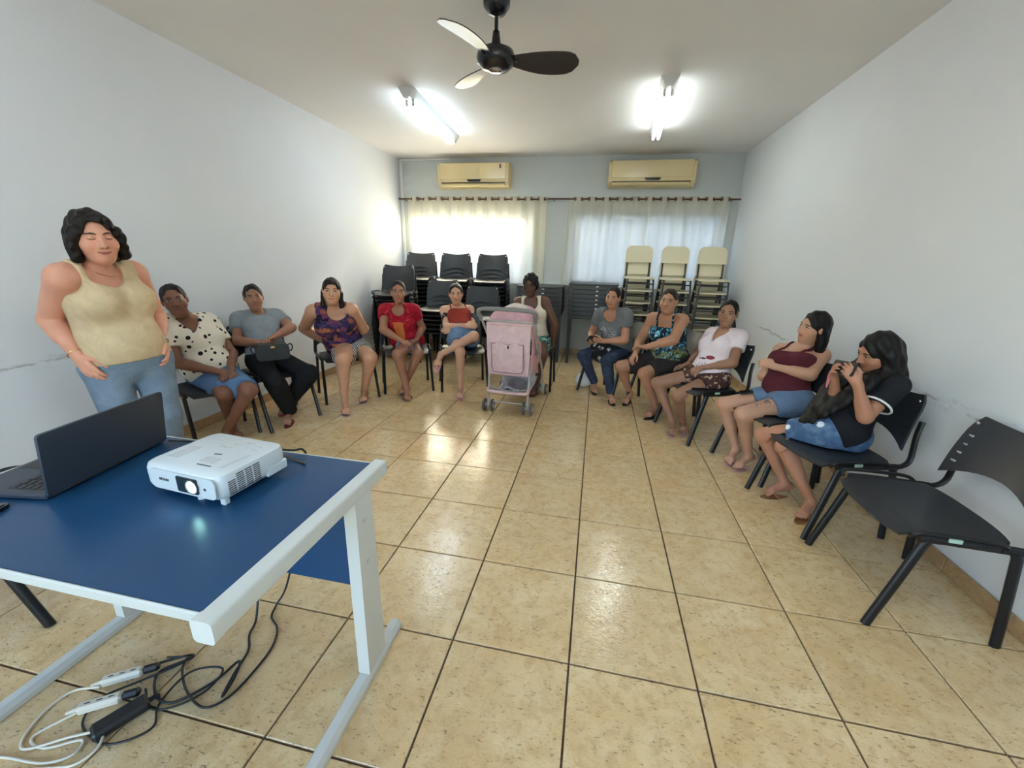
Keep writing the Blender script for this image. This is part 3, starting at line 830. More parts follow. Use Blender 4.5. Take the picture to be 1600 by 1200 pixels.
class Field:
    def __init__(s, prims, h, bounds=None):
        bb = bounds or prims
        lo = np.min([p['lo'] for p in bb if p['op'] == 'u'], 0)-2.5*h; hi = np.max([p['hi'] for p in bb if p['op'] == 'u'], 0)+2.5*h
        s.h = h; s.lo = lo
        s.ax = [np.arange(lo[i], hi[i]+h, h) for i in range(3)]
        s.f = np.full([len(a) for a in s.ax], .3, F32)
        for p in prims: s.apply(p)
    def apply(s, p):
        m = p['k0']+2.5*s.h
        sl = []
        for i in range(3):
            a = max(0, int((p['lo'][i]-m-s.lo[i])/s.h)); b = min(len(s.ax[i]), int((p['hi'][i]+m-s.lo[i])/s.h)+2)
            if b <= a: return
            sl.append(slice(a, b))
        sl = tuple(sl)
        X = s.ax[0][sl[0]].astype(F32)[:, None, None]; Y = s.ax[1][sl[1]].astype(F32)[None, :, None]; Z = s.ax[2][sl[2]].astype(F32)[None, None, :]
        d = p['fn'](X, Y, Z)
        f = s.f[sl]
        k = p['k0']
        if p.get('kc') is not None:
            c, rad, k1 = p['kc']
            k = k1+(k-k1)*np.exp(-((X-F32(c[0]))**2+(Y-F32(c[1]))**2+(Z-F32(c[2]))**2)/F32(rad*rad))
        if p['op'] == 'u':
            hh = np.maximum(k-np.abs(f-d), 0)/k; s.f[sl] = np.minimum(f, d)-hh*hh*k*.25
        else:   # subtract
            d = -d; hh = np.maximum(k-np.abs(f-d), 0)/k; s.f[sl] = np.maximum(f, d)+hh*hh*k*.25
    def cut(s, fn):
        """keep only where fn < 0"""
        X = s.ax[0].astype(F32)[:, None, None]; Y = s.ax[1].astype(F32)[None, :, None]; Z = s.ax[2].astype(F32)[None, None, :]
        s.f = np.maximum(s.f, fn(X, Y, Z).astype(F32)); return s
    def mesh(s):
        f = s.f; f[0] = f[-1] = .1; f[:, 0] = f[:, -1] = .1; f[:, :, 0] = f[:, :, -1] = .1
        ins = f < 0
        c = np.zeros([n-1 for n in f.shape], np.int8)
        for dx in (0, 1):
            for dy in (0, 1):
                for dz in (0, 1):
                    c += ins[dx:f.shape[0]-1+dx, dy:f.shape[1]-1+dy, dz:f.shape[2]-1+dz]
        I, Jx, K = np.nonzero((c > 0) & (c < 8))
        N = len(I); P = np.zeros((N, 3), F32); cnt = np.zeros(N, F32)
        cor = {}
        for dx in (0, 1):
            for dy in (0, 1):
                for dz in (0, 1): cor[dx, dy, dz] = f[I+dx, Jx+dy, K+dz]
        for a in range(3):
            o1, o2 = [q for q in range(3) if q != a]
            for b in (0, 1):
                for e in (0, 1):
                    A = [0, 0, 0]; A[o1] = b; A[o2] = e; B = list(A); B[a] = 1
                    fa, fb = cor[tuple(A)], cor[tuple(B)]
                    m = (fa < 0) != (fb < 0)
                    t = np.where(m, fa/np.where(m, fa-fb, 1), 0)
                    P[:, o1] += np.where(m, b, 0); P[:, o2] += np.where(m, e, 0); P[:, a] += t; cnt += m
        P /= cnt[:, None]
        V = (np.stack([I, Jx, K], 1)+P)*s.h+s.lo
        vid = np.full(c.shape, -1, np.int32); vid[I, Jx, K] = np.arange(N)
        Q = []
        for a in range(3):
            sh = [slice(1, n-1) for n in f.shape]; sh[a] = slice(0, f.shape[a]-1)
            s2 = list(sh); s2[a] = slice(1, f.shape[a])
            u, v = ins[tuple(sh)], ins[tuple(s2)]
            for pol in (0, 1):
                ii = np.nonzero((u & ~v) if pol == 0 else (~u & v))
                g_ = [ii[q]+(0 if q == a else 1) for q in range(3)]
                o1, o2 = (a+1) % 3, (a+2) % 3
                def vv(d1, d2):
                    w = [g_[0].copy(), g_[1].copy(), g_[2].copy()]; w[o1] = w[o1]-d1; w[o2] = w[o2]-d2
                    return vid[w[0], w[1], w[2]]
                q = np.stack([vv(1, 1), vv(0, 1), vv(0, 0), vv(1, 0)], 1)
                Q.append(q if pol == 0 else q[:, ::-1])
        Q = np.concatenate(Q)
        Q = Q[(Q >= 0).all(1)]
        return V, Q

def cone(a, b, ra, rb, k=.02, kc=None, op='u', sq=None, cut=None):
    """tapered capsule a-b; sq = (axis, q): thickness along axis scaled by q; cut = flat end at that fraction"""
    a, b = np.array(a, float), np.array(b, float); d = b-a; dd = max(d@d, 1e-8); L_ = math.sqrt(dd); r = max(ra, rb)
    def fn(X, Y, Z):
        px, py, pz = X-F32(a[0]), Y-F32(a[1]), Z-F32(a[2])
        t0 = (px*F32(d[0])+py*F32(d[1])+pz*F32(d[2]))/F32(dd)
        t = np.clip(t0, 0, 1)
        qx, qy, qz = px-t*F32(d[0]), py-t*F32(d[1]), pz-t*F32(d[2])
        rr2 = qx*qx+qy*qy+qz*qz
        if sq is not None:
            n, q = sq; n = unit(np.array(n, float)); w = qx*F32(n[0])+qy*F32(n[1])+qz*F32(n[2])
            rr2 = rr2+w*w*F32(1/(q*q)-1)
        o = np.sqrt(rr2)-(F32(ra)+t*F32(rb-ra))
        if cut is not None: o = np.maximum(o, (t0-F32(cut))*F32(L_))
        return o
    return dict(lo=np.minimum(a, b)-r, hi=np.maximum(a, b)+r, fn=fn, k0=k, kc=kc, op=op)

def ell(c, r, ax=np.eye(3), k=.02, op='u', kc=None):
    c = np.array(c, float); r = np.array(r, float); ax = np.array(ax, float)
    e = np.sqrt(((ax*r[:, None])**2).sum(0)); mr = r.min()
    def fn(X, Y, Z):
        px, py, pz = X-F32(c[0]), Y-F32(c[1]), Z-F32(c[2]); k0 = 0; k1 = 0
        for i in range(3):
            w = (px*F32(ax[i, 0])+py*F32(ax[i, 1])+pz*F32(ax[i, 2])); q = w*F32(1/r[i]); k0 = k0+q*q; q = q*F32(1/r[i]); k1 = k1+q*q
        k0 = np.sqrt(k0); return k0*(k0-1)/np.maximum(np.sqrt(k1), F32(1e-5))
    return dict(lo=c-e, hi=c+e, fn=fn, k0=k, kc=kc, op=op)

# skin, hair and cloth shaders -----------------------------------------------------------------
def skin_mat(name, col, lip, brow, closed=False, tat=False, smile=0.0):
    t = MT(name, col, .48, 0, .4)
    x, y, z = t.xyz(t.attr('hd'))        # head coordinates: left, forward, up
    v = t.attr('hd')
    n = t.noise(t.co(), 9, 3)
    k = t.mix(n.st(.3, .7), tuple(c*.93 for c in col), tuple(min(1, c*1.05) for c in col))
    fr = y.st(.03, .05)
    ax = x.abs()
    # cheeks and lips
    ck = ((ax-.040).sq()+(z+.020).sq()).sqrt().st(.030, .0)*fr*.35
    k = t.mix(ck, k, (min(1, col[0]*1.08), col[1]*.80, col[2]*.78))
    z0 = z; z = z-(x/.027).sq()*(.006*smile)
    lw = (1-(x/.027).sq()).mx(0).sqrt()*(1-.25*smile)
    lp = (z+.0555).abs()-lw*.0085
    k = t.mix(lp.st(.0012, -.001)*fr*ax.lt(.0265), k, lip)
    k = t.mix(((z+.0553+lw*.0012).abs()-.0011).st(.0007, -.0003)*ax.lt(.026)*fr*.8, k, tuple(c*.35 for c in lip))
    z = z0
    # brows
    ba = (ax-.030)/.019
    bz = z-(.0335-ba.sq()*.006)
    k = t.mix((bz.abs()-.0036*(1.15-ba.abs()*.5)).st(.0018, -.001)*(ba.abs().st(1.05, .85))*fr*.9, k, brow)
    # eyes
    ex = (ax-.031)/.0150
    open_ = (1-ex.sq()).mx(0)
    ez = z-.0125
    if closed:
        k = t.mix(((ez+.003-open_*(-.003)).abs()-.0012).st(.0010, -.0004)*ex.abs().lt(1)*fr, k, tuple(c*.25 for c in brow))
    else:
        am = (ez.abs()-open_*.0058).st(.0008, -.0006)*ex.abs().lt(1)*fr
        k = t.mix(am, k, (.62, .58, .55))
        ir = ((ax-.031).sq()+ez.sq()).sqrt()
        k = t.mix(ir.st(.0066, .0058)*am, k, (.035, .018, .010))
        k = t.mix(((ez-open_*.0060).abs()-.0016).st(.0010, -.0004)*ex.abs().lt(1.08)*fr, k, (.012, .009, .008))
        k = t.mix(((ez+open_*.0062).abs()-.0007).st(.0010, -.0002)*ex.abs().lt(1)*fr*.6, k, tuple(c*.3 for c in col))
    # nostrils
    k = t.mix((((ax-.0085).sq()+(z+.0300).sq()).sqrt()).st(.0048, .0028)*fr*.75, k, tuple(c*.25 for c in col))
    if tat:
        a = t.node('ShaderNodeAttribute'); a.attribute_name = 'tat'
        w = t.noise(t.co(), 34, 4, .65, 1.2)
        k = t.mix(E(t.nt, a.outputs['Fac'])*w.st(.46, .58)*.75, k, (.03, .032, .035))
    t.color(k); t.bump(t.noise(t.co(), 160, 2), .10, .002)
    t.b.inputs['Subsurface Weight'].default_value = 0.0
    return t.m

def hair_mat(name, col):
    t = MT(name, col, .5, 0, .22)
    c = t.scale(t.co(), (1, 1, .12))
    n = t.noise(c, 90, 3, .6, .4)
    t.color(t.mix(n.st(.35, .75), tuple(q*.55 for q in col), tuple(q*1.7 for q in col))); t.bump(n, .3, .004)
    return t.m

SKINS = {}
# ------------------------------------------------------------------ the builder
def person(J, label, sp):
    """J: joints in room coordinates; sp: build, skin, hair and clothes"""
    g = {k: np.array(v, float) for k, v in J.items() if k != 's'}
    s = J['s']; h = sp.get('h', .0059)
    base = A3(g['pel'][0], g['pel'][1], 0.0)
    for k in g: g[k] = g[k]-base
    root = thing('person', label, 'person', tuple(base))
    wd, bl, bu, aw, lw = sp.get('w', 1)*s, sp.get('belly', 1), sp.get('bust', 1), sp.get('arm', 1)*s, sp.get('leg', 1)*s
    pel, nek, hed = g['pel'], g['nek'], g['hed']
    mh = (g['hiR']+g['hiL'])/2
    u = unit(nek-pel); Ls = np.linalg.norm(nek-pel)
    l = g['shL']-g['shR']; l = unit(l-u*(l@u)); f = np.cross(l, u)
    lh = unit(g['hiL']-g['hiR']); lh = unit(lh-u*(lh@u)*.5)
    if lh@l < .2: lh = l
    lm = unit(l+lh); fm = np.cross(lm, u); fh = np.cross(lh, u)
    AXc, AXh, AXm = np.array([l, f, u]), np.array([lh, fh, u]), np.array([lm, fm, u])
    def tl(a, b, c): return pel+lm*a+fm*b+u*c            # torso point from left, forward, up
    def torso(d=0.0, k=.05, bust=True, drape=0.0):
        p = [ell(mh+u*.03*s-fh*.015, (.162*wd+d, .118*wd+d, .125*s+d), AXh, k),
             ell(pel+u*Ls*.34+fm*.012*bl, (.134*wd+d, (.098*wd*bl)+d, .15*s+d), AXm, k),
             ell(pel+u*Ls*.20+fm*(.035*bl), (.122*wd+d, (.085*wd*bl)+d+drape, .11*s+d), AXm, k),
             ell(pel+u*Ls*.66+f*.0, (.138*wd+d, .100*wd+d, .165*s+d), AXc, k),
             cone(g['shR']+l*.04-u*.006, g['shL']-l*.04-u*.006, .047*aw+d, .047*aw+d, k*.8),
             cone(nek-u*.035+f*.005, g['shR']+l*.05+u*.022, .046*s+d, .032*s+d, k*.8), cone(nek-u*.035+f*.005, g['shL']-l*.05+u*.022, .046*s+d, .032*s+d, k*.8)]
        if bust:
            for e in (-1, 1):
                p.append(ell(pel+u*Ls*.64+f*(.070*wd)+l*e*.070*wd, (.066*bu*wd+d, .062*bu*wd+d, .066*bu*wd+d), AXc, k*.7))
        return p
    def thigh(S_, d=0.0, cut=None, k=.045):
        hp, kn = g['hi'+S_], g['kn'+S_]
        return [cone(hp+u*0-unit(kn-hp)*.01, kn, .085*lw+d, .059*lw+d*.9, k, (hp, .14, .006), cut=cut)]
    def shin(S_, d=0.0, cut=None):
        kn, an, to = g['kn'+S_], g['an'+S_], g['to'+S_]
        ax = unit(an-kn); bk = to-an; bk = -unit(bk-ax*(bk@ax))
        return [cone(kn, an, .052*lw+d, .031*s+d, .018, (kn, .10, .005), cut=cut),
                cone(kn+(an-kn)*.16+bk*.016, kn+(an-kn)*.48+bk*.012, .043*lw+d, .034*lw+d, .03, (kn+(an-kn)*.3, .14, .004))]
    chairp = sp.get('chair')
    def flat(fd, gap):
        if chairp is None: return
        cx, cy, rz = chairp; c_, s_ = math.cos(rz), math.sin(rz); ox, oy = cx-base[0], cy-base[1]
        def fn(X, Y, Z):
            dx, dy = X-F32(ox), Y-F32(oy); lx = dx*F32(c_)+dy*F32(s_); ly = -dx*F32(s_)+dy*F32(c_)
            zc = F32(SEAT+gap)-np.maximum(-ly-F32(.15), 0)*F32(1.6)-np.maximum(np.abs(lx)-F32(.2), 0)*F32(2)-np.maximum(ly-F32(.19), 0)*F32(2)
            return zc-Z
        fd.cut(fn)
    # ---- body
    P = torso()
    P.append(ell(mh+u*.0-fh*.055, (.13*wd, .075*wd, .10*s), AXh, .05))
    for S_ in 'RL': P += thigh(S_)
    for S_ in 'RL':
        P += [ell(g['kn'+S_], (.056*lw,)*3, k=.02, kc=(g['kn'+S_], .06, .004))]
    # legs below the seat, feet
    lower = []
    for S_ in 'RL':
        lower += shin(S_)
        an, to, kn = g['an'+S_], g['to'+S_], g['kn'+S_]
        d = unit(to-an); up_ = A3(0, 0, 1) if an[2] < .2 else unit(unit(kn-an)*.35+A3(0, 0, 1)); n = unit(up_-d*(up_@d)); sd = np.cross(d, n)
        hl = an-n*.048*s-d*.030*s
        ball = to-d*.055*s-n*.004
        lower += [cone(an, hl, .031*s, .027*s, .02, (an, .06, .004)), cone(hl, ball, .026*s, .024*s, .02, (hl, .08, .003)),
                  cone(an+d*.03*s-n*.012*s, ball+n*.006, .030*s, .020*s, .02, (an, .08, .003)), cone(ball-sd*.018*s, ball+sd*.020*s, .021*s, .019*s, .015, (ball, .05, .003), sq=(n, .72))]
        big = -1 if S_ == 'R' else 1
        for q in range(5):
            o = (-.030+.0155*q)*s*(1 if S_ == 'L' else -1)
            # big toe lies on the inner side
            i_ = q if S_ == 'L' else q
            ln = (.050, .046, .042, .036, .029)[q]*s
            w_ = sd*(.026-.0135*q)*s*(1 if (sd@lh)*(1 if S_ == 'R' else -1) > 0 else -1)
            lower.append(cone(ball+w_-n*.006, ball+w_+d*ln-n*.010, .0125*s if q == 0 else .0095*s, .0105*s if q == 0 else .0075*s, .004, sq=(n, .85)))
    # neck and head frame
    hf = unit(np.array(sp['look'], float)); hu = unit(hed-nek)*.45+A3(0, 0, 1)*.55+np.array(sp.get('tilt', (0, 0, 0)), float); hu = unit(hu-hf*(hu@hf)); hlx = np.cross(hu, hf)
    HX = np.array([hlx, hf, hu]); hs = s*sp.get('head', 1.0)
    def hp(a, b, c): return hed+(hlx*a+hf*b+hu*c)*hs
    he = lambda a, b, c, r, k=.02, op='u': ell(hp(a, b, c), np.array(r)*hs, HX, k, op)
    hc = lambda a, b, ra, rb, k=.01, op='u', **kw: cone(hp(*a), hp(*b), ra*hs, rb*hs, k, None, op, **kw)
    fw = sp.get('face', 1.0)
    head = [cone(nek-u*.05, hp(0, -.018, -.065), .052*s*sp.get('neck', 1), .049*s*sp.get('neck', 1), .035),
            he(0, -.012, .026, (.074, .092, .090), .01), he(0, .022, -.035, (.060*fw, .066, .082), .03), he(0, .045, -.085, (.034*fw, .038, .030), .03),
            he(.038*fw, .048, -.025, (.028, .030, .030), .02), he(-.038*fw, .048, -.025, (.028, .030, .030), .02),
            hc((-.032, .073, .032), (.032, .073, .032), .010, .010, .014),
            he(.031, .092, .012, (.016, .014, .010), .012, 's'), he(-.031, .092, .012, (.016, .014, .010), .012, 's'),
            he(.031, .072, .0125, (.0155, .0125, .0095), .004), he(-.031, .072, .0125, (.0155, .0125, .0095), .004),
            hc((0, .084, .018), (0, .104, -.022), .0075, .0115, .010), he(.0105, .092, -.027, (.0085, .010, .0075), .006), he(-.0105, .092, -.027, (.0085, .010, .0075), .006),
            hc((-.016, .080, -.051), (.016, .080, -.051), .0075, .0075, .006), hc((-.013, .080, -.060), (.013, .080, -.060), .0085, .0085, .006)]
    for e in (-1, 1): head += [he(e*.074, -.006, .0, (.010, .019, .031), .006)]
    # arms and hands
    arms = []; HW = {}
    for S_ in 'RL':
        sh, el, wr = g['sh'+S_], g['el'+S_], g['wr'+S_]
        arms += [cone(sh, el, .050*aw, .041*aw, .05, (sh, .12, .006)), ell(sh-u*.012, (.049*aw,)*3, k=.04, kc=(sh, .10, .006)),
                 cone(el, wr, .041*aw, .026*s, .02, (el, .08, .004)), cone(el+(wr-el)*.12, el+(wr-el)*.45, .040*aw, .036*aw, .02, (el+(wr-el)*.3, .14, .004))]
        hd_ = sp.get('hand'+S_, {})
        fd = unit(wr-el)
        d = unit(np.array(hd_['d'], float)) if 'd' in hd_ else unit(fd+A3(0, 0, -.25))
        n = np.array(hd_.get('n', (0, 0, -1)), float); n = unit(n-d*(n@d)); curl = hd_.get('curl', .4)
        t_ = np.cross(d, n) if S_ == 'R' else np.cross(n, d)
        HW[S_] = (d, n, t_)
        pm = .080*s
        kc = (wr+d*.04, .05, .002)
        arms += [cone(wr-d*.01, wr+d*.022*s, .026*s, .027*s, .02, (wr, .05, .003), sq=(n, .75)),
                 cone(wr+d*.028*s+t_*.008*s, wr+d*pm+t_*.017*s, .021*s, .019*s, .014, kc, sq=(n, .62)), cone(wr+d*.028*s-t_*.010*s, wr+d*pm*.95-t_*.018*s, .021*s, .018*s, .014, kc, sq=(n, .62))]
        for q, (o, ln) in enumerate(((.028, .070), (.0095, .079), (-.009, .073), (-.027, .058))):
            p0 = wr+d*(pm-.006*abs(q-1)*s)+t_*o*s; ang = curl*.5
            sprd = t_*(o*.25)
            for sg, (fr_, r0, r1) in enumerate(((.46, .0095, .0088), (.31, .0088, .0080), (.23, .0080, .0068))):
                dd_ = unit(d*math.cos(ang)+n*math.sin(ang)+sprd); p1 = p0+dd_*ln*fr_*s*1.06
                arms.append(cone(p0, p1, r0*s, r1*s, .003)); p0 = p1; ang += curl*(.9+.1*q)
        th0 = wr+d*.022*s+t_*.018*s; to_ = hd_.get('thumb', .75)
        td = unit(d*.75+t_*to_+n*.25); p1 = th0+td*.042*s; td2 = unit(d*.95+t_*to_*.25+n*.35); p2 = p1+td2*.032*s; td3 = unit(d+t_*.0+n*.45); p3 = p2+td3*.026*s
        arms += [cone(th0, p1, .0155*s, .0125*s, .010, (th0, .04, .003)), cone(p1, p2, .0115*s, .0102*s, .004), cone(p2, p3, .0102*s, .008*s, .003)]
    ups = P+lower+head+arms
    FB = Field(P, h, ups)
    flat(FB, .008)
    for p in lower+head+arms: FB.apply(p)
    V, Q = FB.mesh()
    me = mesh('body', V, Q, sp['skin'], True)
    hd = ((V-hed) @ HX.T)/hs
    far = np.linalg.norm(V-hed, axis=1) > .17*hs; hd[far] = (0, -1, 0)
    me.attributes.new('hd', 'FLOAT_VECTOR', 'POINT').data.foreach_set('vector', hd.astype(F32).ravel())
    if 'tat' in sp:
        tv = np.zeros(len(V), F32)
        for a, r_ in sp['tat']: tv = np.maximum(tv, np.clip(1.3-np.linalg.norm(V-(np.array(a)-base), axis=1)/r_, 0, 1))
        me.attributes.new('tat', 'FLOAT', 'POINT').data.foreach_set('value', tv)
    ob('body', me, root)
    # ---- hair
    def hair_obj(name, prims, hh=.0051, cuts=(), m=None):
        fd = Field(prims, hh)
        amp = sp.get('wave', .0015)
        def wob(X, Y, Z): return amp*(np.sin(X*130+Z*55)+np.sin(Y*140-Z*50)+np.sin((X-Y)*90+Z*85))
        X = fd.ax[0].astype(F32)[:, None, None]; Y = fd.ax[1].astype(F32)[None, :, None]; Z = fd.ax[2].astype(F32)[None, None, :]
        fd.f = fd.f+wob(X, Y, Z).astype(F32)
        for c_ in cuts: fd.cut(c_)
        v_, q_ = fd.mesh()
        if len(v_) == 0: return None
        return ob(name, mesh(name, v_, q_, m or sp['hairm'], True), root)
    hr = sp.get('hair', {})
    vol = hr.get('vol', 0)
    cap = [he(0, -.014, .028, (.0785+vol, .0975+vol, .0955+vol), .02)]
    if hr.get('sides', True): cap.append(he(0, -.035, -.015, (.074+vol, .066+vol, .06), .03))
    for a, b, ra, rb in hr.get('locks', ()): cap.append(hc(a, b, ra, rb, .022))
    for c_, r_ in hr.get('buns', ()): cap.append(he(*c_, r_, .012))
    bl_ = lambda q: nek+l*q[0]+f*q[1]+u*q[2]
    for a, b, ra, rb in hr.get('body', ()): cap.append(cone(bl_(a), bl_(b), ra, rb, .022, sq=(f, .6)))
    fy, fz = hr.get('line', (.0, .0))
    cap.append(he(0, .085+fy, -.028+fz, (hr.get('fw', .064), .078, .098), .008, 's'))
    for a, b, ra, rb in hr.get('over', ()): cap.append(hc(a, b, ra, rb, .012))
    hair_obj('hair', cap)
    # ---- clothes
    for gm in sp['wear']:
        kind = gm['kind']; gh = gm.get('h', .0062)
        if kind == 'top':
            d = gm.get('d', .012)
            pr_ = torso(d, .06, True, gm.get('drape', 0))
            fd = None
            sl = gm.get('sleeve', 0)
            if sl:
                for S_ in 'RL':
                    sh, el = g['sh'+S_], g['el'+S_]
                    pr_ += [cone(sh, el, .051*aw+d+.001, .044*aw+d+gm.get('flare', .008), .05, (sh, .12, .010), cut=sl), ell(sh-u*.012, (.050*aw+d,)*3, k=.04, kc=(sh, .10, .01))]
            fd = Field(pr_, gh)
            fd.apply(cone(nek-u*.025, nek+u*.25, .058*s, .062*s, .004, op='s'))
            flat(fd, .003)
            nc, nr = gm.get('neck', ((0, .09, .93), (.075, .09, .06)))
            nc = tl(nc[0], nc[1], nc[2]*Ls)
            vee = gm.get('vee', False)
            def cutfn(X, Y, Z):
                px, py, pz = X-F32(pel[0]), Y-F32(pel[1]), Z-F32(pel[2])
                U = px*F32(u[0])+py*F32(u[1])+pz*F32(u[2]); LL = px*F32(lm[0])+py*F32(lm[1])+pz*F32(lm[2]); FF = px*F32(fm[0])+py*F32(fm[1])+pz*F32(fm[2])
                hem = F32(gm.get('hem', -.02))+F32(gm.get('hemf', 0))*FF
                o = hem-U
                bt_ = gm.get('bustline')
                if bt_ is not None:
                    strap = np.abs(np.abs(LL)-F32(gm.get('strap', .085)*s))-F32(gm.get('sw', .007))
                    o = np.maximum(o, np.minimum(U-F32(bt_*Ls), strap))
                ah = gm.get('armhole')
                if ah:
                    ab = gm.get('armpit', .70); LC = px*F32(l[0])+py*F32(l[1])+pz*F32(l[2])
                    tt_ = np.clip((F32(.97*Ls)-U)/F32((.97-ab)*Ls), 0, 1)
                    o = np.maximum(o, np.where(U > F32((ab-.03)*Ls), np.abs(LC)-F32(ah*s)-F32(.12)*tt_**5, F32(-1)))
                return o
            fd.cut(cutfn)
            if gm.get('bustline') is None:
                if vee:
                    c0 = tl(0, .11*s, .97*Ls)
                    for q in range(6): fd.apply(ell(c0-u*(.019*q), (.078*(1-q/6.6), .09, .026), AXm, .006, 's'))
                else: fd.apply(ell(nc, np.array(nr)*s, AXm, .006, 's'))
                fd.apply(ell(nek+u*.035-f*.02, (.075*s, .08*s, .055*s), AXm, .006, 's'))
            v_, q_ = fd.mesh(); m_ = mesh(gm['name'], v_, q_, gm['m'], True)
            lc = np.stack([(v_-pel) @ lm, (v_-pel) @ fm, (v_-pel) @ u/Ls*.5], 1)
            m_.attributes.new('loc', 'FLOAT_VECTOR', 'POINT').data.foreach_set('vector', lc.astype(F32).ravel())
            ob(gm['name'], m_, root)
        elif kind == 'bottom':
            d = gm.get('d', .010); tz = gm.get('len', .5)
            pr_ = [ell(mh+u*.03*s-fh*.015, (.162*wd+d, .118*wd+d, .125*s+d), AXh, .05), ell(mh-fh*.055, (.13*wd+d, .075*wd+d, .10*s+d), AXh, .05),
                   ell(pel+u*Ls*.20+fm*(.035*bl), (.122*wd+d, (.085*wd*bl)+d, .11*s+d), AXm, .05)]
            late = []
            for S_ in 'RL':
                if gm.get('full'):
                    pr_ += thigh(S_, d)+[ell(g['kn'+S_], (.056*lw+d,)*3, k=.03, kc=(g['kn'+S_], .06, .004))]
                    late += shin(S_, d+gm.get('flare', .004), gm.get('leglen', .9))
                else: pr_ += thigh(S_, d+gm.get('flare', .006), tz)
            if gm.get('skirt'):
                for q in (.0, .25, .5, .75, 1.0):
                    a_ = g['hiR']*(1-q)+g['hiL']*q; b_ = g['knR']*(1-q)+g['knL']*q
                    pr_.append(cone(a_, b_, .085*lw+d, .064*lw+d, .02, cut=tz))
            fd = Field(pr_, gh, pr_+late)
            flat(fd, .001)
            for q in late: fd.apply(q)
            wz = gm.get('waist', .14)
            fd.cut(lambda X, Y, Z: (X-F32(pel[0]))*F32(u[0])+(Y-F32(pel[1]))*F32(u[1])+(Z-F32(pel[2]))*F32(u[2])-F32(wz*s))
            v_, q_ = fd.mesh(); m_ = mesh(gm['name'], v_, q_, gm['m'], True)
            lc = np.stack([(v_-pel) @ lm, (v_-pel) @ fm, (v_-pel) @ u], 1)
            m_.attributes.new('loc', 'FLOAT_VECTOR', 'POINT').data.foreach_set('vector', lc.astype(F32).ravel())
            ob(gm['name'], m_, root)
        elif kind == 'sandal':
            for S_ in 'RL':
                an, to, kn = g['an'+S_], g['to'+S_], g['kn'+S_]
                d = unit(to-an); up_ = A3(0, 0, 1) if an[2] < .2 else unit(unit(kn-an)*.35+A3(0, 0, 1))
                n = unit(up_-d*(up_@d)); 
                if an[2] < .2:
                    d = unit(A3(d[0], d[1], 0)); n = A3(0, 0, 1)
                sd = np.cross(d, n)
                hl = an-n*.070*s-d*.055*s; L_ = np.linalg.norm(to-hl)+.02
                if an[2] < .2: hl[2] = max(hl[2]-.0, .008); 
                if an[2] < .2 and an[2] < .115: hl[2] = .009
                th = gm.get('th', .014)
                poly = []
                for q in range(24):
                    a = 2*PI*q/24; x_ = L_/2+L_/2*math.cos(a); w_ = .036*s*(1+.22*math.cos(a)) ; poly.append((x_, w_*math.sin(a)))
                r_ = MB().prism(poly, th, frame(tuple(hl-n*th*.6), tuple(d), tuple(sd)))
                # frame z axis = d x sd = -n or n: make the sole thin around hl
                o = ob('sandal', r_.me('sandal', gm['m'], 40), root)
                tt = hl+d*(L_-.055)+n*.022
                st_ = MB()
                for e in (-1, 1): st_.tube([tuple(tt-n*.016), tuple(tt+n*.012-d*.012), tuple(hl+d*(L_*.62)+sd*e*.030*s+n*.030*s), tuple(hl+d*(L_*.48)+sd*e*.038*s+n*.004)], gm.get('sw', .005), 6, sub=3)
                ob('strap', st_.me('strap', gm.get('sm', gm['m']), 60), o)
    return root, g, base, dict(hp=lambda a, b, c: hp(a, b, c), HX=HX, hs=hs, u=u, l=l, f=f, s=s, HW=HW, pel=pel, tl=tl, Ls=Ls)

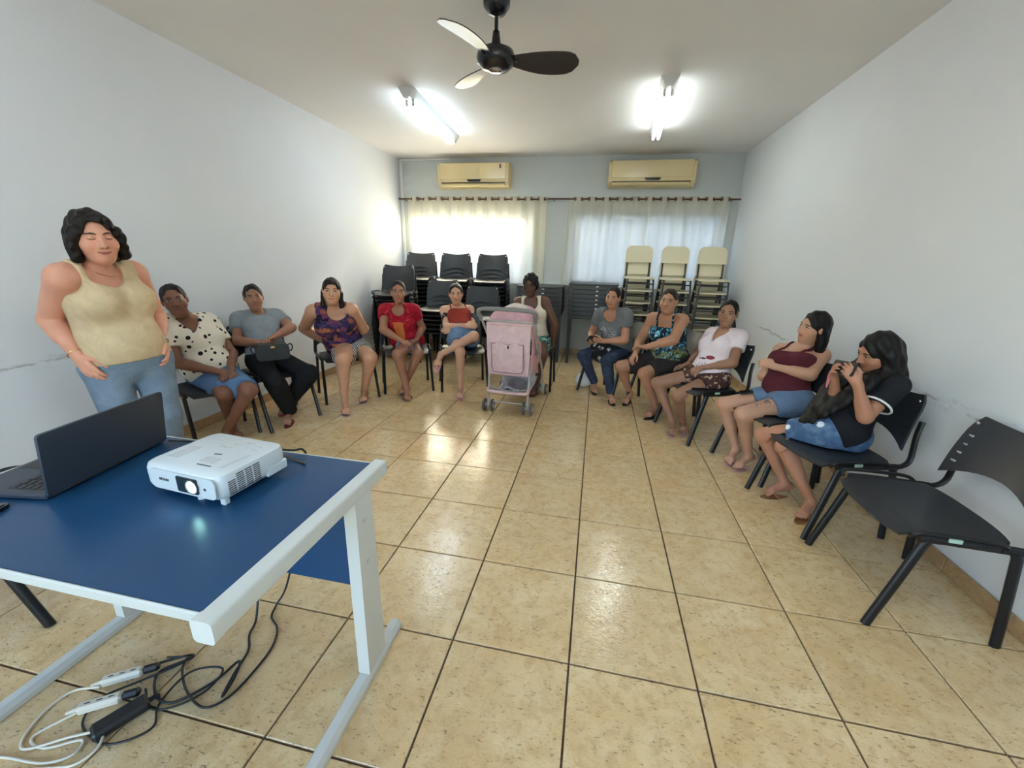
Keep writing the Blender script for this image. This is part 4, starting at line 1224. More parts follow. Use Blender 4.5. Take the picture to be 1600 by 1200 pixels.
# ------------------------------------------------------------------ joints of every figure, metres in the room
JT = {
    'p1': {'pel': [-2.913, 0.461, 0.48], 'nek': [-3.027, 0.482, 0.947], 'hed': [-2.98, 0.371, 1.078], 'shR': [-3.049, 0.323, 0.915], 'shL': [-3.013, 0.635, 0.893], 'elR': [-2.964, 0.272, 0.647], 'elL': [-2.884, 0.653, 0.641], 'wrR': [-2.794, 0.409, 0.546], 'wrL': [-2.772, 0.478, 0.547], 'hiR': [-2.996, 0.477, 0.496], 'hiL': [-2.851, 0.528, 0.491], 'knR': [-2.643, 0.315, 0.426], 'knL': [-2.497, 0.388, 0.436], 'anR': [-2.778, 0.452, 0.101], 'anL': [-2.712, 0.338, 0.109], 'toR': [-2.643, 0.373, 0.041], 'toL': [-2.636, 0.208, 0.04], 's': 0.965},
    'p2': {'pel': [-2.797, 0.934, 0.517], 'nek': [-2.973, 1.087, 0.916], 'hed': [-2.908, 1.001, 1.052], 'shR': [-3.078, 0.981, 0.863], 'shL': [-2.877, 1.206, 0.871], 'elR': [-2.953, 0.81, 0.701], 'elL': [-2.65, 1.093, 0.792], 'wrR': [-2.733, 0.803, 0.708], 'wrL': [-2.667, 0.882, 0.736], 'hiR': [-2.823, 0.862, 0.521], 'hiL': [-2.736, 0.991, 0.514], 'knR': [-2.516, 0.667, 0.422], 'knL': [-2.375, 0.903, 0.442], 'anR': [-2.57, 0.846, 0.104], 'anL': [-2.617, 0.903, 0.166], 'toR': [-2.506, 0.714, 0.037], 'toL': [-2.589, 0.76, 0.106], 's': 0.93},
    'p3': {'pel': [-2.554, 1.687, 0.498], 'nek': [-2.499, 1.482, 0.959], 'hed': [-2.417, 1.388, 1.098], 'shR': [-2.645, 1.397, 0.906], 'shL': [-2.342, 1.553, 0.92], 'elR': [-2.841, 1.499, 0.714], 'elL': [-2.343, 1.751, 0.701], 'wrR': [-2.728, 1.639, 0.553], 'wrL': [-2.538, 1.829, 0.581], 'hiR': [-2.487, 1.62, 0.506], 'hiL': [-2.51, 1.779, 0.517], 'knR': [-2.277, 1.257, 0.485], 'knL': [-2.168, 1.538, 0.452], 'anR': [-2.278, 1.214, 0.083], 'anL': [-2.292, 1.586, 0.077], 'toR': [-2.175, 1.078, 0.03], 'toL': [-2.22, 1.427, 0.037], 's': 1.027},
    'p4': {'pel': [-2.076, 2.141, 0.463], 'nek': [-2.068, 2.029, 0.922], 'hed': [-2.032, 1.946, 1.071], 'shR': [-2.215, 1.98, 0.876], 'shL': [-1.913, 2.041, 0.882], 'elR': [-2.147, 1.796, 0.694], 'elL': [-1.898, 2.205, 0.668], 'wrR': [-1.948, 1.768, 0.599], 'wrL': [-1.884, 2.009, 0.561], 'hiR': [-2.008, 2.092, 0.497], 'hiL': [-2.083, 2.224, 0.506], 'knR': [-1.954, 1.708, 0.465], 'knL': [-1.834, 1.934, 0.434], 'anR': [-1.88, 1.723, 0.095], 'anL': [-1.973, 1.867, 0.085], 'toR': [-1.809, 1.587, 0.034], 'toL': [-1.959, 1.709, 0.046], 's': 0.952},
    'p5': {'pel': [-1.486, 2.388, 0.516], 'nek': [-1.644, 2.682, 0.891], 'hed': [-1.613, 2.55, 1.022], 'shR': [-1.789, 2.617, 0.825], 'shL': [-1.505, 2.761, 0.83], 'elR': [-1.682, 2.402, 0.662], 'elL': [-1.406, 2.551, 0.656], 'wrR': [-1.447, 2.375, 0.691], 'wrL': [-1.59, 2.397, 0.623], 'hiR': [-1.551, 2.335, 0.519], 'hiL': [-1.399, 2.411, 0.519], 'knR': [-1.371, 1.965, 0.476], 'knL': [-1.243, 2.048, 0.64], 'anR': [-1.37, 1.949, 0.079], 'anL': [-1.564, 1.896, 0.451], 'toR': [-1.317, 1.789, 0.037], 'toL': [-1.541, 1.736, 0.383], 's': 1.01},
    'p6': {'pel': [-0.695, 2.623, 0.509], 'nek': [-0.734, 2.657, 0.998], 'hed': [-0.741, 2.571, 1.157], 'shR': [-0.888, 2.617, 0.957], 'shL': [-0.573, 2.628, 0.974], 'elR': [-0.96, 2.596, 0.686], 'elL': [-0.445, 2.602, 0.719], 'wrR': [-0.91, 2.6, 0.46], 'wrL': [-0.46, 2.63, 0.491], 'hiR': [-0.777, 2.643, 0.507], 'hiL': [-0.612, 2.642, 0.51], 'knR': [-0.745, 2.242, 0.464], 'knL': [-0.533, 2.248, 0.463], 'anR': [-0.733, 2.267, 0.082], 'anL': [-0.59, 2.273, 0.085], 'toR': [-0.793, 2.114, 0.03], 'toL': [-0.611, 2.111, 0.03], 's': 0.985},
    'p7': {'pel': [0.251, 2.533, 0.5], 'nek': [0.192, 2.437, 0.942], 'hed': [0.16, 2.338, 1.075], 'shR': [0.05, 2.468, 0.891], 'shL': [0.312, 2.346, 0.908], 'elR': [-0.022, 2.559, 0.654], 'elL': [0.318, 2.287, 0.652], 'wrR': [-0.017, 2.348, 0.611], 'wrL': [0.1, 2.274, 0.632], 'hiR': [0.221, 2.609, 0.515], 'hiL': [0.323, 2.498, 0.504], 'knR': [-0.102, 2.442, 0.427], 'knL': [0.149, 2.17, 0.447], 'anR': [0.051, 2.513, 0.105], 'anL': [0.226, 2.198, 0.095], 'toR': [0.062, 2.369, 0.034], 'toL': [0.255, 2.053, 0.036], 's': 0.919},
    'p8': {'pel': [0.76, 2.112, 0.51], 'nek': [0.681, 2.05, 0.969], 'hed': [0.643, 1.935, 1.093], 'shR': [0.546, 2.115, 0.915], 'shL': [0.783, 1.933, 0.934], 'elR': [0.456, 2.176, 0.665], 'elL': [0.692, 1.733, 0.78], 'wrR': [0.408, 1.974, 0.587], 'wrL': [0.474, 1.763, 0.695], 'hiR': [0.681, 2.137, 0.496], 'hiL': [0.822, 2.062, 0.509], 'knR': [0.294, 2.095, 0.417], 'knL': [0.496, 1.875, 0.418], 'anR': [0.421, 2.234, 0.102], 'anL': [0.652, 1.856, 0.082], 'toR': [0.368, 2.093, 0.033], 'toL': [0.544, 1.743, 0.039], 's': 0.945},
    'p9': {'pel': [0.992, 1.575, 0.489], 'nek': [1.09, 1.699, 0.894], 'hed': [1.074, 1.639, 1.043], 'shR': [1.027, 1.818, 0.836], 'shL': [1.182, 1.59, 0.861], 'elR': [0.949, 1.895, 0.619], 'elL': [1.117, 1.442, 0.668], 'wrR': [0.839, 1.73, 0.566], 'wrL': [0.906, 1.476, 0.607], 'hiR': [0.925, 1.603, 0.507], 'hiL': [1.034, 1.51, 0.496], 'knR': [0.585, 1.588, 0.412], 'knL': [0.728, 1.398, 0.366], 'anR': [0.735, 1.497, 0.102], 'anL': [0.841, 1.558, 0.084], 'toR': [0.725, 1.364, 0.029], 'toL': [0.827, 1.415, 0.051], 's': 0.87},
    'p10': {'pel': [1.337, 1.001, 0.524], 'nek': [1.459, 1.183, 0.89], 'hed': [1.483, 1.115, 1.032], 'shR': [1.382, 1.29, 0.828], 'shL': [1.57, 1.103, 0.842], 'elR': [1.261, 1.182, 0.644], 'elL': [1.441, 0.923, 0.735], 'wrR': [1.367, 1.01, 0.66], 'wrL': [1.245, 1.006, 0.759], 'hiR': [1.337, 1.07, 0.502], 'hiL': [1.392, 0.943, 0.519], 'knR': [1.006, 1.107, 0.419], 'knL': [1.069, 0.888, 0.426], 'anR': [1.118, 1.032, 0.103], 'anL': [1.175, 0.933, 0.105], 'toR': [1.038, 0.928, 0.031], 'toL': [1.074, 0.849, 0.036], 's': 0.854},
    'p11': {'pel': [1.422, 0.438, 0.484], 'nek': [1.544, 0.48, 0.872], 'hed': [1.49, 0.421, 1.0], 'shR': [1.524, 0.607, 0.82], 'shL': [1.569, 0.347, 0.847], 'elR': [1.394, 0.478, 0.676], 'elL': [1.424, 0.266, 0.681], 'wrR': [1.313, 0.415, 0.84], 'wrL': [1.345, 0.265, 0.857], 'hiR': [1.355, 0.447, 0.512], 'hiL': [1.488, 0.469, 0.498], 'knR': [1.129, 0.651, 0.376], 'knL': [1.181, 0.474, 0.378], 'anR': [1.27, 0.56, 0.101], 'anL': [1.334, 0.36, 0.102], 'toR': [1.15, 0.525, 0.037], 'toL': [1.248, 0.271, 0.041], 's': 0.818},
    'p12': {'pel': [-2.648, -0.248, 0.791], 'nek': [-2.708, -0.267, 1.327], 'hed': [-2.579, -0.307, 1.474], 'shR': [-2.666, -0.436, 1.281], 'shL': [-2.675, -0.093, 1.294], 'elR': [-2.868, -0.41, 1.051], 'elL': [-2.735, 0.025, 1.017], 'wrR': [-2.686, -0.455, 0.878], 'wrL': [-2.561, -0.109, 0.89], 'hiR': [-2.697, -0.333, 0.767], 'hiL': [-2.598, -0.164, 0.783], 'knR': [-2.645, -0.355, 0.445], 'knL': [-2.565, -0.175, 0.45], 'anR': [-2.7, -0.375, 0.088], 'anL': [-2.63, -0.15, 0.088], 'toR': [-2.56, -0.43, 0.03], 'toL': [-2.47, -0.17, 0.03], 's': 1.082},
}
SK = lambda n, c, lipc, br=(18, 12, 10), **k: skin_mat(n, L(*c), L(*lipc), L(*br), **k)
H_blk = hair_mat('hair_black', (.008, .0065, .006)); H_brn = hair_mat('hair_dark_brown', (.013, .008, .006)); H_gry = hair_mat('hair_greying', (.022, .018, .016))
CAM = np.array((-.014, -2.07, 1.42))

def ramp(t, fac, stops, const=True):
    n = t.node('ShaderNodeValToRGB'); cr = n.color_ramp; cr.interpolation = 'CONSTANT' if const else 'LINEAR'
    while len(cr.elements) < len(stops): cr.elements.new(.5)
    for e, (p, c) in zip(cr.elements, stops): e.position = p; e.color = (*c, 1)
    t.nt.links.new(fac.k if isinstance(fac, E) else fac, n.inputs[0]); return n.outputs[0]
def cloth(name, col, pat=None, rough=.85, fold=1.0):
    t = MT(name, col, rough, 0, .2)
    v = t.attr('loc'); x, y, z = t.xyz(v)
    k = pat(t, v, x, y, z) if pat else None
    w = t.noise(t.scale(t.co(), (1, 1, 1.0)), 13, 3, .55, .9); w2 = t.noise(t.co(), 420, 2)
    if k is None: k = t.mix(w.st(.3, .7), tuple(q*.9 for q in col), tuple(min(1, q*1.06) for q in col))
    t.color(k); t.bump(w*fold+w2*.12, .55, .012)
    return t.m
def denim(name, col):
    t = MT(name, col, .85, 0, .2)
    c = t.co(); n = t.noise(c, 11, 4, .6, .6); w = t.noise(t.scale(c, (1, 1, .3)), 700, 2)
    k = t.mix(n.st(.38, .72)*.5, col, tuple(min(1, q*1.45+.03) for q in col)); k = t.mix(w.st(.4, .7)*.12, k, (.6, .62, .65))
    t.color(k); t.bump(t.noise(c, 15, 3, .5, 1.2)+w*.15, .6, .014); return t.m

def p_dots(t, v, x, y, z):
    d = t.vor(v, 19, rnd=.85); c = t.vor(v, 19, out='Color', rnd=.85); r, g_, b_ = t.xyz(c)
    return t.mix((d-(r*.22+.16)).st(.02, -.02), L(226, 216, 198), (.012, .011, .011))
def p_patch(t, v, x, y, z):
    n = t.node('ShaderNodeTexVoronoi'); n.distance = 'CHEBYCHEV'; n.inputs['Scale'].default_value = 21
    t.nt.links.new(t.scale(v, (1, 1, 1.5)), n.inputs['Vector'])
    r, g_, b_ = t.xyz(n.outputs['Color']); w = t.noise(v, 60, 3)
    k = ramp(t, r, [(0, L(58, 40, 78)), (.2, L(30, 30, 48)), (.38, L(150, 84, 66)), (.5, L(74, 52, 96)), (.66, L(112, 58, 84)), (.8, L(44, 48, 84)), (.92, L(176, 104, 60))])
    return t.mix(w.st(.5, .7)*.5, k, L(110, 66, 84))
def p_red(t, v, x, y, z):
    base = t.mix(t.noise(v, 30, 3).st(.4, .7), L(146, 16, 36), L(166, 26, 46))
    pan = (x.abs()-.052).st(.003, -.003)*(z-.10).st(0, .01)*(z-.355).st(.006, -.006)
    stripe = ((x*95).frac()-.5).abs().st(.20, .30)
    k = t.mix(pan, base, t.mix(stripe, L(178, 70, 40), L(214, 138, 70)))
    nk = ((x/.105).sq()+((z-.44)/.095).sq()).sqrt()
    emb = (nk-1.12).abs().st(.17, .10)*t.vor(v, 55).st(.5, .3)
    k = t.mix(emb*.9, k, L(180, 80, 52))
    fl = ((x.abs()-.10).sq()+(z-.20).sq()).sqrt()
    return t.mix(fl.st(.03, .02)*t.vor(v, 70).st(.5, .3)*.7, k, L(214, 70, 90))
def p_tee(t, v, x, y, z):
    base = L(104, 106, 108)
    sp_ = t.vor(v, 95); n = t.noise(v, 22, 3)
    m = (z-.20).st(0, .02)*(z-.33).st(.02, 0)*(x.abs()-.10).st(.02, -.01)*sp_.st(.45, .3)*n.st(.38, .5)
    k = t.mix(m, base, L(205, 208, 208))
    d = ((x/.045).sq()+((z-.155)/.05).sq()).sqrt()
    return t.mix(d.st(1.1, .9)*t.noise(v, 40, 3).st(.35, .45), k, (.01, .01, .012))
def p_floral(t, v, x, y, z):
    n1 = t.noise(v, 15, 4, .55, 1.6); n2 = t.noise(t.scale(v, (1, 1, 1), (3, 7, 1)), 19, 4, .5, 1.2)
    k = t.mix(n1.st(.50, .56), L(34, 40, 44), L(70, 150, 186)); k = t.mix(n1.st(.58, .63), k, L(206, 222, 226))
    low = (z-.17).st(.06, -.04)
    g_ = t.mix(n2.st(.48, .55), L(44, 48, 38), L(128, 132, 84)); g_ = t.mix(n1.st(.57, .62), g_, L(120, 158, 168))
    return t.mix(low*.85, k, g_)
def p_motif(t, v, x, y, z):
    base = L(226, 210, 214)
    d = (((x-.030)/.036).sq()+((z-.185)/.022).sq()).sqrt(); d2 = (((x+.03)/.038).sq()+((z-.165)/.010).sq()).sqrt()
    k = t.mix(d.st(1.05, .9)*t.noise(v, 40, 2).st(.3, .4), base, L(136, 44, 60)); k = t.mix(d2.st(1.1, .9)*t.noise(v, 60, 2).st(.42, .5), k, L(60, 52, 56))
    n = t.noise(v, 70, 3); d3 = (((x+.005)/.09).sq()+((z-.095)/.03).sq()).sqrt()
    return t.mix(d3.st(1.05, .9)*n.st(.52, .58), k, L(70, 62, 62))
def p_stripe(t, v, x, y, z):
    s_ = ((x*1.0+y*.25)*62).frac()
    return t.mix((s_-.5).abs().st(.22, .26), L(24, 24, 28), L(188, 186, 180))
def p_teal(t, v, x, y, z):
    n1 = t.noise(v, 17, 4, .5, 1.5)
    k = t.mix(n1.st(.46, .52), L(26, 50, 50), L(90, 160, 144)); return t.mix(n1.st(.60, .64), k, L(214, 220, 206))
def p_brownprint(t, v, x, y, z):
    n1 = t.noise(v, 20, 4, .5, 1.5); return t.mix(n1.st(.56, .62), L(74, 48, 42), L(176, 150, 130))
def p_ripped(t, v, x, y, z):
    n = t.noise(t.co(), 12, 4, .6, .6); k = t.mix(n.st(.4, .7)*.6, L(66, 92, 126), L(124, 148, 172))
    w = t.vor(t.scale(v, (1.0, .8, 1.0)), 11)
    return t.mix(w.st(.24, .16)*t.noise(v, 60, 3).st(.3, .45), k, L(226, 230, 234))

D_light = denim('denim_light', L(108, 126, 144)); D_mid = denim('denim_mid', L(84, 108, 136)); D_dark = denim('denim_dark', L(24, 38, 64)); D_grey = denim('denim_greyblue', L(104, 122, 138))
D_skirt = denim('denim_skirt', L(76, 108, 146))
SOLE = {k: plain('sandal_'+k, c, .6) for k, c in dict(grey=L(140, 140, 138), red=L(120, 40, 34), mauve=L(150, 120, 122), black=(.015, .015, .016), pink=L(196, 150, 144), brown=L(128, 84, 54), dark=L(52, 42, 38), tan=L(150, 98, 58)).items()}
M_gold = plain('gold', (.75, .55, .25), .25, 1); M_silver = plain('silver', (.75, .75, .75), .25, 1)

def tocam(k, up=0.0, side=0.0):
    v = CAM-np.array(JT[k]['hed']); v = unit(v); r_ = unit(np.cross(v, (0, 0, 1))); w = unit(v+r_*side); return (w[0], w[1], up)
def fl(face, a, b, c):
    f2 = unit(np.array((face[0], face[1], 0.))); l2 = np.array((-f2[1], f2[0], 0.)); return f2*a+l2*b+np.array((0, 0, c))

def nudge(key, joint, a, b, c):
    v = fl(FA[key], a, b, c); JT[key][joint] = [float(q+w) for q, w in zip(JT[key][joint], v)]
def seated(key, facing, label, chair_label, off=.07, **sp):
    f2 = unit(np.array((facing[0], facing[1], 0.))); p_ = np.array(JT[key]['pel'])
    rz = math.atan2(f2[0], -f2[1]); cx, cy = p_[0]+f2[0]*off, p_[1]+f2[1]*off
    chair(cx, cy, rz, chair_label, 'chairs the people sit on')
    sp['chair'] = (cx, cy, rz)
    for S_ in 'RL':
        if 'h'+S_ in sp:
            d_ = dict(sp.pop('h'+S_)); d_['d'] = fl(facing, *d_['d']); d_['n'] = fl(facing, *d_['n']); sp['hand'+S_] = d_
    return person(JT[key], label, sp)
CLASP = dict(hR=dict(d=(.75, .55, -.15), n=(.1, .2, -1), curl=.55), hL=dict(d=(.65, -.65, -.1), n=(.2, -.2, -1), curl=.6))
TIGHT = {'line': (.0, .021), 'fw': .070, 'sides': False, 'buns': [((0, -.10, .01), (.04, .035, .04))]}

FA = dict(p1=(.93, -.37), p2=(.9, -.43), p3=(.70, -.71), p4=(.5, -.86), p5=(.4, -.92), p6=(0, -1), p7=(-.7, -.72), p8=(-.87, -.5), p9=(-.92, -.39), p10=(-.93, -.37), p11=(-.97, -.25))

people = {}
nudge('p1', 'wrR', .10, .0, .02); nudge('p1', 'wrL', .10, -.0, .02); nudge('p1', 'elR', .03, 0, 0); nudge('p1', 'elL', .03, 0, 0)
nudge('p10', 'wrR', .04, -.05, .0)
people['p12'] = person(JT['p12'], 'person standing by left wall in beige tank top and light blue jeans', dict(
    skin=SK('skin_a', (214, 152, 126), (176, 96, 88), closed=True, smile=1.0), hairm=H_brn, look=(.95, -.36, -.16), tilt=(-.05, -.08, 0), w=1.13, belly=1.12, bust=1.1, arm=1.2, leg=1.05, h=.0050, head=1.0, wave=.0028, face=1.08,
    hair=dict(vol=.006, fw=.062, line=(0, .012), locks=[((.078, -.01, .02), (.090, .008, -.085), .028, .024), ((-.078, -.01, .02), (-.086, .008, -.085), .028, .024), ((.05, -.07, .0), (.06, -.065, -.10), .04, .032), ((-.05, -.07, .0), (-.06, -.065, -.10), .04, .032), ((0, -.08, .0), (0, -.078, -.10), .045, .035)],
              over=[((.030, .060, .088), (.082, .035, .01), .018, .024), ((-.045, .050, .088), (-.082, .030, .02), .020, .026), ((.085, .03, -.01), (.094, .02, -.075), .022, .016), ((-.084, .03, .0), (-.094, .02, -.08), .024, .016)]),
    handR=dict(d=(.45, .10, -.9), n=(-.25, 1.0, -.05), curl=.35, thumb=.9), handL=dict(d=(.55, -.30, -.8), n=(-.3, -.9, .1), curl=.45, thumb=.9),
    wear=[dict(kind='top', name='tank_top', m=cloth('beige_knit', L(206, 182, 146)), d=.016, hem=.02, neck=((0, .085, .93), (.082, .10, .088)), armhole=.128, drape=.02),
          dict(kind='bottom', name='jeans', m=D_light, d=.012, full=True, waist=.15, flare=.012, leglen=.97),
          dict(kind='sandal', m=SOLE['black'])]))
people['p1'] = seated('p1', FA['p1'], 'person in polka-dot blouse and denim skirt seated nearest the left wall', 'black plastic chair under the person in the polka-dot blouse',
    skin=SK('skin_b', (122, 80, 60), (112, 62, 56)), hairm=H_gry, look=tocam('p1', -.02), w=1.10, belly=1.02, bust=1.05, arm=1.0, leg=1.05, hair=TIGHT, **CLASP,
    wear=[dict(kind='top', name='blouse', m=cloth('polka_dots', (.7, .66, .56), p_dots), d=.015, sleeve=.62, hem=-.05, vee=True, drape=.0),
          dict(kind='bottom', name='skirt', m=D_skirt, skirt=True, len=.88, d=.012, waist=.10), dict(kind='sandal', m=SOLE['grey'])])
people['p2'] = seated('p2', FA['p2'], 'person in grey blouse and black trousers with a black handbag on her lap', 'black plastic chair under the person with the black handbag',
    skin=SK('skin_c', (154, 108, 84), (150, 84, 76)), hairm=H_blk, look=tocam('p2', -.04, -.05), w=1.05, belly=1.08, arm=1.02, hair=TIGHT,
    hR=dict(d=(.55, .85, .05), n=(.3, -.1, -1), curl=.5), hL=dict(d=(.55, -.8, .05), n=(.3, .1, -1), curl=.5),
    wear=[dict(kind='top', name='blouse', m=cloth('grey_jersey', L(136, 142, 148)), d=.014, sleeve=.55, hem=-.03, neck=((0, .085, .95), (.055, .085, .05))),
          dict(kind='bottom', name='trousers', m=cloth('black_cotton', (.010, .010, .011)), full=True, d=.014, flare=.018, leglen=1.02), dict(kind='sandal', m=SOLE['red'])])
people['p3'] = seated('p3', FA['p3'], 'person in purple patchwork top and striped shorts with arms behind her back', 'black plastic chair under the person in the purple top',
    skin=SK('skin_d', (192, 142, 112), (172, 96, 88), tat=True, smile=1.0), hairm=H_brn, look=tocam('p3', -.02, .05), w=1.2, belly=1.18, bust=1.15, arm=1.22, leg=1.22, face=1.08,
    tat=[((-2.31, 1.27, .40), .05), ((-2.36, 1.42, .55), .06)],
    hair=dict(fw=.058, locks=[((.068, -.02, -.02), (.078, -.012, -.13), .026, .022), ((-.068, -.02, -.02), (-.078, -.012, -.13), .026, .022), ((0, -.075, -.01), (0, -.105, -.12), .045, .035)]),
    wear=[dict(kind='top', name='tank_top', m=cloth('patchwork', (.1, .06, .12), p_patch), d=.014, hem=-.03, neck=((0, .085, .95), (.090, .09, .085)), armhole=.135, armpit=.80),
          dict(kind='bottom', name='shorts', m=cloth('stripes', (.3, .3, .3), p_stripe), len=.68, d=.014, flare=.014), dict(kind='sandal', m=SOLE['mauve'])])
people['p4'] = seated('p4', FA['p4'], 'person in red embroidered tee and denim shorts before the stacked chairs', 'black plastic chair under the person in the red tee',
    skin=SK('skin_e', (152, 104, 80), (140, 76, 66)), hairm=H_blk, look=tocam('p4', -.03), w=1.1, belly=1.1, arm=1.05, leg=1.05, hair=TIGHT, **CLASP,
    wear=[dict(kind='top', name='tee', m=cloth('red_embroidered', (.4, .02, .05), p_red), d=.014, sleeve=.42, hem=-.03, neck=((0, .085, .95), (.072, .085, .062))),
          dict(kind='bottom', name='shorts', m=D_grey, len=.48, d=.012, flare=.014), dict(kind='sandal', m=SOLE['black'], th=.024, sw=.016)])
people['p5'] = seated('p5', FA['p5'], 'person in rust crop top with folded arms and crossed legs', 'black plastic chair under the person in the rust crop top', off=.10,
    skin=SK('skin_f', (192, 146, 118), (178, 98, 92), smile=.8), hairm=H_brn, look=tocam('p5', -.06), w=.92, arm=.92, leg=.92, hair=TIGHT,
    hR=dict(d=(.25, .95, .05), n=(-.8, .2, -.4), curl=.5), hL=dict(d=(.25, -.95, .05), n=(-.8, -.2, -.3), curl=.5),
    wear=[dict(kind='top', name='crop_top', m=cloth('rust_ribbed', L(142, 52, 42)), d=.010, hem=.17, bustline=.74, strap=.088, sw=.006),
          dict(kind='bottom', name='shorts', m=D_mid, len=.42, d=.012, flare=.012, waist=.12), dict(kind='sandal', m=SOLE['pink'])])
people['p6'] = seated('p6', FA['p6'], 'person with glasses in cream tank top seated behind the pink stroller', 'black plastic chair behind the pink stroller',
    skin=SK('skin_g', (100, 66, 50), (96, 54, 50)), hairm=H_blk, look=(-.12, -1, -.22), w=1.12, belly=1.15, bust=1.12, arm=1.12, leg=1.1, wave=.003,
    hair=dict(vol=.008, line=(0, .004), buns=[((0, .0, .085), (.066, .075, .045)), ((0, -.05, .06), (.07, .06, .06))]),
    hR=dict(d=(.3, 0, -.95), n=(-.2, .9, 0), curl=.5), hL=dict(d=(.45, .1, -.9), n=(-.3, -.9, 0), curl=.5),
    wear=[dict(kind='top', name='tank_top', m=cloth('cream_jersey', L(222, 212, 192)), d=.013, hem=-.02, neck=((0, .085, .92), (.080, .09, .125)), armhole=.112),
          dict(kind='bottom', name='shorts', m=cloth('teal_floral', (.1, .3, .3), p_teal), len=.55, d=.012, flare=.012), dict(kind='sandal', m=SOLE['brown'])])
people['p7'] = seated('p7', FA['p7'], 'person in grey tee and dark jeans holding a phone over a rose-print bag', 'black plastic chair under the person in the grey tee',
    skin=SK('skin_h', (178, 126, 98), (160, 92, 84)), hairm=H_brn, look=tocam('p7', -.10, .30), w=1.12, belly=1.12, arm=1.12, hair=TIGHT,
    hR=dict(d=(.85, .35, .05), n=(-.1, .75, .5), curl=.6), hL=dict(d=(.75, -.55, .05), n=(-.1, -.75, .4), curl=.6),
    wear=[dict(kind='top', name='tee', m=cloth('grey_print_tee', (.14, .145, .15), p_tee), d=.014, sleeve=.50, hem=-.03, neck=((0, .085, .95), (.078, .09, .085))),
          dict(kind='bottom', name='jeans', m=D_dark, full=True, d=.010, flare=.006, leglen=1.0), dict(kind='sandal', m=SOLE['dark'])])
people['p8'] = seated('p8', FA['p8'], 'person in blue floral strappy top and dark knee shorts', 'black plastic chair under the person in the blue floral top',
    skin=SK('skin_i', (170, 122, 94), (160, 84, 78), smile=.9), hairm=H_brn, look=tocam('p8', -.04, .22), w=1.12, belly=1.15, bust=1.08, arm=1.15, leg=1.1, hair=TIGHT, face=1.06,
    hR=dict(d=(.7, .35, -.5), n=(-.1, .3, -1), curl=.7), hL=dict(d=(.55, -.6, .0), n=(.2, -.1, -1), curl=.7),
    wear=[dict(kind='top', name='strappy_top', m=cloth('blue_floral', (.1, .2, .25), p_floral), d=.015, hem=-.06, bustline=.79, strap=.082, sw=.006, drape=.02),
          dict(kind='bottom', name='shorts', m=cloth('dark_brown_cotton', L(50, 44, 42)), len=.82, d=.013, flare=.014), dict(kind='sandal', m=SOLE['dark'])])
people['p9'] = seated('p9', FA['p9'], 'person in pale pink tee with red motif and patterned shorts', 'black plastic chair under the person in the pale pink tee',
    skin=SK('skin_j', (150, 108, 84), (138, 84, 78)), hairm=H_blk, look=tocam('p9', -.05, .18), w=1.08, belly=1.08, arm=1.05, leg=1.1, head=1.06,
    hair=dict(TIGHT, locks=[((.02, -.08, -.03), (.055, -.055, -.12), .026, .018)]),
    hR=dict(d=(.8, -.35, -.2), n=(-.1, .2, -1), curl=.6), hL=dict(d=(.8, .3, -.1), n=(.1, -.2, -1), curl=.6),
    wear=[dict(kind='top', name='tee', m=cloth('pale_pink_print', (.7, .62, .64), p_motif), d=.013, sleeve=.50, hem=-.04, vee=True),
          dict(kind='bottom', name='shorts', m=cloth('brown_print', (.1, .06, .05), p_brownprint), len=.40, d=.012, flare=.012), dict(kind='sandal', m=SOLE['pink'])])
people['p10'] = seated('p10', FA['p10'], 'person in maroon strappy top and denim shorts with folded arms', 'black plastic chair under the person in the maroon top', off=.05,
    skin=SK('skin_k', (188, 142, 116), (172, 98, 94), tat=True), hairm=H_blk, look=(-.92, -.22, -.08), w=1.12, belly=1.1, bust=1.15, arm=1.12, leg=1.2, head=1.10,
    tat=[((1.21, .90, .56), .07), ((1.14, .89, .53), .05)],
    hair=dict(fw=.058, locks=[((.06, -.03, -.02), (.082, -.035, -.16), .032, .036), ((-.06, -.03, -.02), (-.07, -.05, -.15), .030, .03), ((0, -.075, 0), (0, -.09, -.19), .05, .05)]),
    hR=dict(d=(.55, .80, .0), n=(-.6, .5, -.3), curl=.9), hL=dict(d=(.35, -.9, .15), n=(-.6, -.3, -.6), curl=.5),
    wear=[dict(kind='top', name='strappy_top', m=cloth('maroon_jersey', L(84, 34, 42)), d=.010, hem=.0, bustline=.76, strap=.085, sw=.006),
          dict(kind='bottom', name='shorts', m=D_mid, len=.46, d=.014, flare=.014, waist=.13), dict(kind='sandal', m=SOLE['pink'])])
